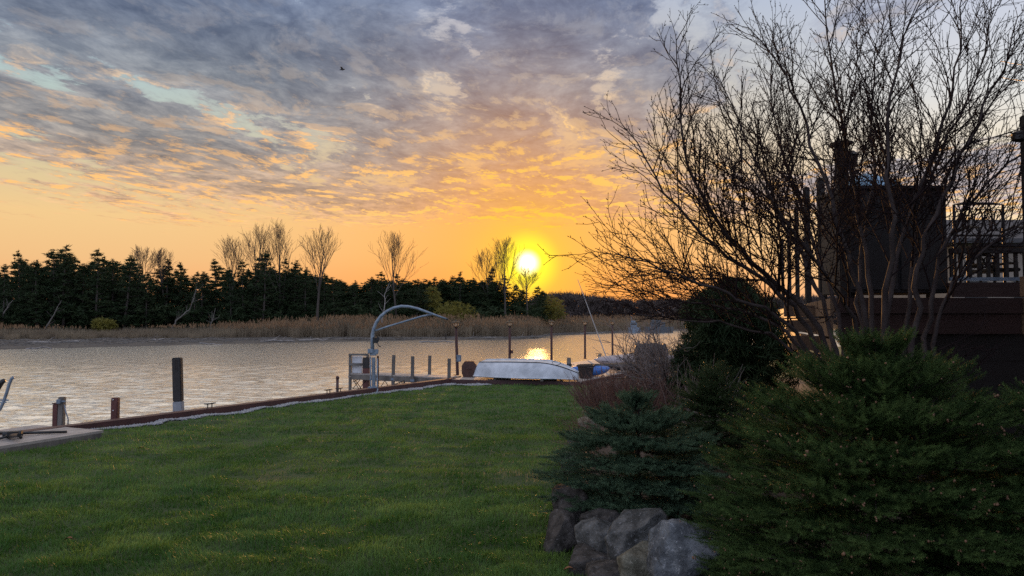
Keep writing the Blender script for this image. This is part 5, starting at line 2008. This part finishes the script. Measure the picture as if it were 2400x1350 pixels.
def small_shrubs():
    g = np.random.default_rng(31)
    # gnarled pale shrub
    b = np.array(pt(1560, 945, 13.6))
    b[2] = .30
    t = thing('gnarled_shrub', 'pale twisted leafless shrub left of the dark spruce', 'shrub', tuple(b))
    st, tw = Twigs(), Twigs()
    for k in range(20):
        a = k / 20 * 6.28 + g.normal(0, .2)
        d = np.array([math.cos(a) * .9, math.sin(a) * .8, .55 + .5 * g.random()])
        pts, de = wander(b + g.normal(0, .05, 3), d, .85 + .65 * g.random(), 7, .22, .05, g)
        st.tube(pts, .034, .011, 6)
        for q in range(9):
            i = 2 + int(g.random() * 5)
            p2, d2 = wander(pts[i], side_dir(unit(pts[i + 1] - pts[i]), .7 + .4 * g.random(), g) + np.array([0, 0, .3]), .40 + .6 * g.random(), 5, .2, .05, g)
            tw.tube(p2, .009, .004, 3)
            for r in range(4):
                j = 1 + int(g.random() * 4)
                p3, _ = wander(p2[j], side_dir(unit(p2[j] - p2[j - 1]), .7, g), .18 + .34 * g.random(), 4, .2, .05, g)
                tw.tube(p3, .005, .0025, 3)
    st.build('stem', M['gnarl'], t)
    tw.build('twigs', M['gnarl'], t)['kind'] = 'stuff'
    # red twig dogwood
    b = np.array(pt(1480, 950, 13.0))
    b[2] = .24
    t = thing('red_twig_shrub', 'low thicket of rust red stems beside the lawn', 'shrub', tuple(b))
    tw = Twigs()
    for k in range(900):
        o = np.array([np.clip(g.normal(0, .42), -.75, 1.0), g.normal(0, .8), 0])
        pts, _ = wander(b + o, (o[0] * .6 + g.normal(0, .2), o[1] * .4 + g.normal(0, .2), 1), .42 + .45 * g.random(), 5, .12, 0, g)
        tw.tube(pts, .0065, .003, 3)
        for q in range(2):
            p2, _ = wander(pts[2 + q], side_dir(unit(pts[3] - pts[2]), .5, g), .15 + .15 * g.random(), 3, .1, .05, g)
            tw.tube(p2, .0028, .0014, 3)
    tw.build('stems', M['redtwig'], t)['kind'] = 'stuff'
    cw = Twigs()
    for k in range(7):
        pts, _ = wander(b, (g.normal(0, .5), g.normal(0, .5), .5), .28, 4, .1, 0, g)
        cw.tube(pts, .012, .006, 5)
    cw.build('crown_root', M['bark'], t)
    # wiry little shrub at the lawn edge
    b = np.array(pt(1385, 1010, 9.6))
    b[2] = .2
    t = thing('wiry_shrub', 'wiry half bare shrub at the lawn edge above the blue spruce', 'shrub', tuple(b))
    tw, tips = Twigs(), []
    for k in range(46):
        pts, de = wander(b + g.normal(0, .05, 3), (g.normal(-.25, .6), g.normal(0, .5), .9), .35 + .35 * g.random(), 6, .14, .02, g)
        tw.tube(pts, .0045, .0016, 3)
        tips.append((pts[-1], de))
        for q in range(4):
            p2, d2 = wander(pts[2 + q], side_dir(unit(pts[3] - pts[2]), .7, g), .12 + .12 * g.random(), 3, .15, 0, g)
            tw.tube(p2, .0025, .0013, 3)
            tips.append((p2[-1], d2))
    tw.build('stems', M['redtwig'], t)['kind'] = 'stuff'
    V, T = twig_buds(tips, .007, g)
    soup('buds', V, T, M['willow'], t)['kind'] = 'stuff'
    # thin pale canes behind
    b = np.array(pt(1650, 900, 10.5))
    b[2] = .38
    t = thing('cane_shrub', 'clump of thin pale canes in front of the dark cedar', 'shrub', tuple(b))
    tw = Twigs()
    for k in range(60):
        o = np.array([g.normal(0, .25), g.normal(0, .2), 0])
        pts, _ = wander(b + o, (g.normal(0, .25), g.normal(0, .2), 1), .55 + .55 * g.random(), 6, .10, 0, g)
        tw.tube(pts, .0055, .002, 3)
    tw.build('canes', M['gnarl'], t)['kind'] = 'stuff'
    # fallen leaves on the grass
    for px, py, lab in ((160, 1267, 'curled red brown leaf on the lawn near the bottom corner'), (1332, 1338, 'curled brown leaf on the ground against the rock wall'), (330, 1052, 'pale dry leaf on the lawn near the plank dock')):
        p = gp(px, py, .055)
        n = 9
        vs = []
        for i in range(n):
            f = i / (n - 1)
            w = .018 * math.sin(f * math.pi) ** .7
            z = .02 * math.sin(f * 2.6)
            for s in (-1, 0, 1):
                vs.append((p.x + (f - .5) * .07, p.y + s * w, p.z + z + abs(s) * .01))
        fs = [(i * 3 + k, i * 3 + k + 1, (i + 1) * 3 + k + 1, (i + 1) * 3 + k) for i in range(n - 1) for k in range(2)]
        m_ = MB().add(vs, fs)
        m_.tube([(p.x + .035, p.y, p.z + .01), (p.x + .06, p.y + .006, p.z + .014)], .0012, 4)
        tag(m_.build('fallen_leaf', M['leaf_dry'], None, True), lab, 'leaf', 'fallen leaves')
    # bird
    Y = 60
    p = pt(802, 163, Y)
    t = thing('bird', 'tiny dark bird flying high under the clouds', 'bird', tuple(p))
    m_ = MB().tube([p + Vector((-.22, 0, -.02)), p + Vector((-.12, 0, 0)), p + Vector((.05, 0, 0)), p + Vector((.18, 0, .02)), p + Vector((.24, 0, .0))], [.01, .05, .07, .045, .008], 8)
    m_.build('body', M['black'], t, True)
    for s in (-1, 1):
        q = MB()
        q.add([p + Vector((-.08, 0, .02)), p + Vector((.10, 0, .02)), p + Vector((.04, s * .22, .14)), p + Vector((-.10, s * .24, .12)), p + Vector((-.06, s * .50, .06)),
               p + Vector((-.08, 0, .035)), p + Vector((.10, 0, .035)), p + Vector((.04, s * .22, .15)), p + Vector((-.10, s * .24, .13)), p + Vector((-.06, s * .50, .065))],
              [(0, 1, 2, 3), (3, 2, 4), (5, 8, 7, 6), (8, 9, 7), (0, 5, 6, 1), (1, 6, 7, 2), (2, 7, 9, 4), (4, 9, 8, 3), (3, 8, 5, 0)])
        q.build('wing', M['black'], t)


small_shrubs()


# ------------------------------------------------------------------ raised deck, its posts and furniture
def raised_deck():
    Yf = 8.0
    z = pt(0, 698, Yf).z                        # deck level
    x0, x1 = pt(1942, 0, Yf).x, pt(2372, 0, Yf).x
    t = thing('raised_deck', 'raised dark red timber deck with black board siding', 'deck', (x0, Yf, .3))
    D2 = Vector((6.2 - 3.55, 17 - 8.0, 0)).normalized()     # its side runs back along the posts
    a, b_ = Vector((x0, Yf, 0)), Vector((x0, Yf, 0)) + D2 * 9.5
    m_ = MB()
    m_.prism([(a.x + .14, a.y + .12), (9.5, Yf + .12), (9.5, b_.y), (b_.x + .06, b_.y)], z - .05, z - .012)
    m_.build('floor', M['deck_red'], t)
    m_ = MB()
    m_.beam((x0 + .02, Yf, z - .085), (x1, Yf, z - .085), .045, .17)
    m_.beam((x0 + .06, Yf + .03, z - .285), (x1, Yf + .03, z - .285), .045, .215)
    m_.build('fascia', M['deck_red'], t, bevel=.004)
    # the return towards the house
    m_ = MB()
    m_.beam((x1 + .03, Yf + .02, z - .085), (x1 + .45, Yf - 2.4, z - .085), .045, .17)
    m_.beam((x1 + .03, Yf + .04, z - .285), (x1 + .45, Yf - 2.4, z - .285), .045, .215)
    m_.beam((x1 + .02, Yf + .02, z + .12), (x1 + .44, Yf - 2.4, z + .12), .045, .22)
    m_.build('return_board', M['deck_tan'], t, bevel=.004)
    m_ = MB()
    k = 0
    zz = z - .03
    while zz > .2:
        m_.beam((x0 + .12, Yf + .09 + .006 * (k % 2), zz - .11), (9.5, Yf + .09 + .006 * (k % 2), zz - .11), .03, .225)
        zz -= .215
        k += 1
    m_.build('siding', M['siding'], t)
    # side fascia catching the low sun
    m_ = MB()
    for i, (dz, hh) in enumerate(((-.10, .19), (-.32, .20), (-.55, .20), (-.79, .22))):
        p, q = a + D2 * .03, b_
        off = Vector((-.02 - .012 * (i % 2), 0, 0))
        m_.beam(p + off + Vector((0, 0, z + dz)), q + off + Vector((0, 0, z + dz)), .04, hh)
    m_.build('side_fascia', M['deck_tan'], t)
    # lower boards of the side steps
    for k_, (xa, xb, ya, yb) in enumerate(((1838, 1944, 716, 742), (1846, 1950, 750, 778), (1856, 1956, 787, 820), (1880, 1960, 826, 870))):
        p_, q_ = pt(xa, ya, 9.5 - .25 * k_), pt(xb, yb, 9.5 - .25 * k_)
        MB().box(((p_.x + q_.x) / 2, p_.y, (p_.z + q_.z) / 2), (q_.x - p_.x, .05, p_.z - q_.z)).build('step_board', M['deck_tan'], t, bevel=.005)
    # upper step
    xs = pt(2215, 0, 8.6).x
    zs = pt(0, 662, 8.6).z
    MB().beam((xs, 8.6, zs - .085), (9.0, 8.6, zs - .085), .05, .17).prism([(xs, 8.63), (9, 8.63), (9, 11), (xs, 11)], zs - .04, zs - .002).build('upper_step', M['deck_red'], t)
    # posts along the side
    tops = 3.79
    for i, (px, ty, w) in enumerate(((1923, 417, .085), (1890, 439, .075), (1866, 484, .06), (1848, 517, .06), (1833, 560, .06))):
        Y = F * (tops - CAM_Z) / (751 - ty)
        p = pt(px, ty, Y)
        q = MB().box((p.x, p.y, (p.z + z) / 2 - .2), (w, w, p.z - z + .4))
        q.build('railing_post', M['post_dark'], t, bevel=.01)
    # pillar with lantern
    p = pt(1971, 342, 8.15)
    r = thing('deck_pillar', 'tall dark pillar at the deck corner with a lantern on its side', 'pillar', (p.x, p.y, z))
    MB().box((p.x, p.y, (p.z + z) / 2), (.115, .115, p.z - z)).build('shaft', M['post_dark'], r, bevel=.012)
    MB().box((p.x, p.y, p.z + .02), (.20, .20, .04)).build('cap', M['post_dark'], r, bevel=.01)
    l = pt(1993, 372, 8.1)
    f_ = MB().box(l + Vector((-.02, 0, .03)), (.10, .03, .03)).lathe([(.03, -.10), (.055, -.08), (.06, .03), (.075, .04), (.02, .09)], l + Vector((.02, 0, 0)), 10).build('lantern', M['lamp_black'], r)
    # cabinet
    Yc = 8.75
    A, B_ = pt(1984, 455, Yc), pt(2220, 436, Yc)
    r = thing('deck_cabinet', 'large dark box cabinet on the raised deck', 'cabinet', (A.x, Yc, z))
    top = B_.z
    w = B_.x - A.x
    MB().box(((A.x + B_.x) / 2, Yc + .4, (z + .08 + top - .04) / 2), (w - .04, .8, top - .04 - z - .08)).build('body', M['cabinet'], r, bevel=.01)
    MB().box(((A.x + B_.x) / 2, Yc + .4, top - .018), (w + .05, .88, .04)).build('lid', M['cabinet'], r, bevel=.006)
    for sx in (-1, 1):
        MB().box(((A.x + B_.x) / 2 + sx * w * .245, Yc - .012, (z + top) / 2 + .02), (w * .46, .022, (top - z) * .86)).build('door', M['cabinet'], r, bevel=.008)
    m_ = MB()
    for sx in (-1, 1):
        m_.box(((A.x + B_.x) / 2 + sx * w * .40, Yc + .2, z + .035), (.07, .07, .09))
    m_.build('foot', M['cabinet'], r)
    # blue tarp heap on the lid
    c = pt(2050, 436, Yc + .35)
    r = thing('blue_tarp', 'pale blue rounded tarp bundle on top of the dark cabinet', 'tarp', (c.x, c.y, top))
    vs = []
    nr, nn = 9, 28
    for i in range(nr):
        f = i / (nr - 1)
        for k in range(nn):
            a_ = k / nn * 2 * math.pi
            rr = (math.cos(f * math.pi / 2) ** .55) * (1 + .06 * math.sin(3 * a_ + i) + .03 * math.sin(9 * a_))
            vs.append((c.x + .34 * rr * math.cos(a_) - .09 * f, c.y + .26 * rr * math.sin(a_), top + .004 + .21 * f * (1 + .05 * math.sin(2 * a_))))
    fs = [(i * nn + k, i * nn + (k + 1) % nn, (i + 1) * nn + (k + 1) % nn, (i + 1) * nn + k) for i in range(nr - 1) for k in range(nn)] + [tuple(range(nn))[::-1]]
    MB().add(vs, fs).build('sheet', M['tarp'], r, True)
    m_ = MB()
    rp = [Vector(vs[3 * nn + k]) * 1.0 + Vector((0, 0, .004)) for k in list(range(nn)) + [0]]
    m_.tube(rp, .006, 5, cap=False)
    m_.build('cord', M['cable'], r)
    # railing with balusters on the upper step
    r = thing('deck_railing', 'deck railing with slim balusters on the right of the cabinet', 'railing', tuple(pt(2300, 661, 8.75)))
    Yr = 8.75
    MB().beam(pt(2226, 588, Yr), pt(2440, 588, Yr), .07, .06).build('top_rail', M['post_dark'], r, bevel=.005)
    MB().beam(pt(2226, 654, Yr), pt(2440, 654, Yr), .05, .04).build('bottom_rail', M['galv'], r)
    for i in range(10):
        px = 2230 + i * 21.5
        MB().box((pt(px, 620, Yr).x, Yr, pt(0, 621, Yr).z), (.035, .03, pt(0, 591, Yr).z - pt(0, 652, Yr).z)).build('baluster', M['post_dark'], r)
    # chairs
    for (px0, px1, ty, Y, lab) in ((2235, 2350, 480, 9.4, 'wide metal chair with scrolled open back on the deck'), (2268, 2330, 600, 9.3, 'dark low chair behind the deck railing')):
        p0, p1 = pt(px0, ty, Y), pt(px1, ty, Y)
        w = p1.x - p0.x
        zb = zs
        r = thing('patio_chair', lab, 'chair', ((p0.x + p1.x) / 2, Y, zb), 'chairs on the deck')
        H = p0.z - zb
        m_ = MB()
        m_.tube([(p0.x, Y, zb), p0, (p0.x + w * .2, Y, p0.z + .015), (p1.x - w * .2, Y, p0.z + .015), p1, (p1.x, Y, zb)], .018, 8)
        m_.tube([(p0.x, Y, zb + H * .62), (p1.x, Y, zb + H * .62)], .014, 6)
        m_.build('back_frame', M['cabinet'], r)
        m_ = MB()
        for k in range(5):
            cx = p0.x + w * (k + .5) / 5
            cz = zb + H * .81
            m_.tube([(cx + w * .085 * math.cos(q / 10 * 6.28), Y, cz + H * .14 * math.sin(q / 10 * 6.28)) for q in range(11)], .010, 5, cap=False)
        m_.build('scrollwork', M['cabinet'], r)
        MB().box(((p0.x + p1.x) / 2, Y - .24, zb + H * .45), (w, .5, .04)).build('seat', M['cabinet'], r, bevel=.01)
        for sx in (p0.x + .03, p1.x - .03):
            MB().tube([(sx, Y - .46, zb), (sx, Y - .46, zb + H * .44)], .016, 6).build('leg', M['cabinet'], r)
            MB().tube([(sx, Y, zb + H * .66), (sx, Y - .25, zb + H * .70), (sx, Y - .46, zb + H * .66), (sx, Y - .46, zb + H * .45)], .016, 6).build('armrest', M['cabinet'], r)
    # deck post at the picture edge with a wall lamp
    p = pt(2403, 270, 6.2)
    r = thing('lamp_pillar', 'dark post at the right picture edge with a round lamp near its top', 'post', (p.x, p.y, .4))
    MB().box((p.x + .02, p.y, (p.z + .4) / 2), (.09, .09, p.z - .4)).build('shaft', M['post_dark'], r, bevel=.008)
    l = pt(2388, 320, 6.15)
    MB().tube([l + Vector((.05, 0, .0)), l + Vector((-.01, 0, 0))], .02, 8).lathe([(.02, -.045), (.055, -.03), (.055, .03), (.03, .045)], l, 12).build('lamp', M['lamp_black'], r)
    # neighbour's house beyond
    Y = 30
    a_, b2 = pt(2215, 560, Y), pt(2600, 560, Y)
    r = thing('neighbour_house', 'beige house with grey roof seen low behind the deck railing', 'house', (a_.x, Y, 0))
    ez = pt(0, 566, Y).z
    MB().box(((a_.x + b2.x) / 2, Y + 4, ez / 2), (b2.x - a_.x - .6, 8, ez)).build('wall', M['house_wall'], r)
    rz = pt(0, 515, Y + 4).z
    m_ = MB()
    xa, xb = a_.x - .2, b2.x + .3
    m_.add([(xa, Y - .5, ez - .1), (xb, Y - .5, ez - .1), (xb, Y + 8.5, ez - .1), (xa, Y + 8.5, ez - .1), (xa + .3, Y + 4, rz), (xb - .3, Y + 4, rz), (xa, Y - .5, ez + .08), (xb, Y - .5, ez + .08), (xb, Y + 8.5, ez + .08), (xa, Y + 8.5, ez + .08)],
           [(0, 3, 2, 1), (0, 1, 7, 6), (2, 3, 9, 8), (6, 7, 5, 4), (8, 9, 4, 5), (7, 8, 5), (1, 2, 8, 7), (9, 6, 4), (3, 0, 6, 9)])
    m_.build('roof', M['roof'], r)
    for k in range(3):
        cx = a_.x + 1.2 + k * 2.0
        wn = MB().box((cx, Y - .012, 2.9), (.9, .03, 1.2)).build('window', M['black'], r)
        MB().box((cx, Y - .03, 2.9 + .64), (1.06, .05, .08)).box((cx, Y - .03, 2.9 - .64), (1.06, .05, .08)).build('frame', M['white_panel'], wn)
    # a house added out of view beside the camera to shade this corner
    r = thing('shade_house', 'unseen dark clad house added right of the big spruces to shade them', 'house', (5.2, -2, 0))
    MB().box((9.7, -2.5, 2.9), (9, 15, 5.8)).build('wall', M['siding'], r)
    m_ = MB()
    m_.add([(4.7, -10.6, 5.8), (14.7, -10.6, 5.8), (14.7, 5.6, 5.8), (4.7, 5.6, 5.8), (9.7, -10.6, 8.6), (9.7, 5.6, 8.6)], [(0, 1, 2, 3), (0, 3, 5, 4), (1, 4, 5, 2), (0, 4, 1), (3, 2, 5)])
    m_.build('roof', M['roof'], r)
    for y_ in (-6.5, -2.0, 2.5):
        wn = MB().box((5.19, y_, 3.9), (.04, 1.4, 1.3)).build('window', M['black'], r)
        MB().box((5.17, y_, 3.21), (.07, 1.56, .08)).box((5.17, y_, 4.59), (.07, 1.56, .08)).build('frame', M['white_panel'], wn)
    # service cables
    for (y0, y1, lab) in ((143, 150, 'upper of two overhead cables at the right picture edge'), (181, 181, 'lower of two overhead cables at the right picture edge')):
        A, B_ = pt(2345, y0, 18), pt(2700, y1 - 6, 10)
        pts = [A + (B_ - A) * f + Vector((0, 0, -.12 * 4 * f * (1 - f))) for f in np.linspace(0, 1, 9)]
        tag(MB().tube(pts, .008, 5).build('overhead_cable', M['cable']), lab, 'cable', 'overhead cables')


raised_deck()
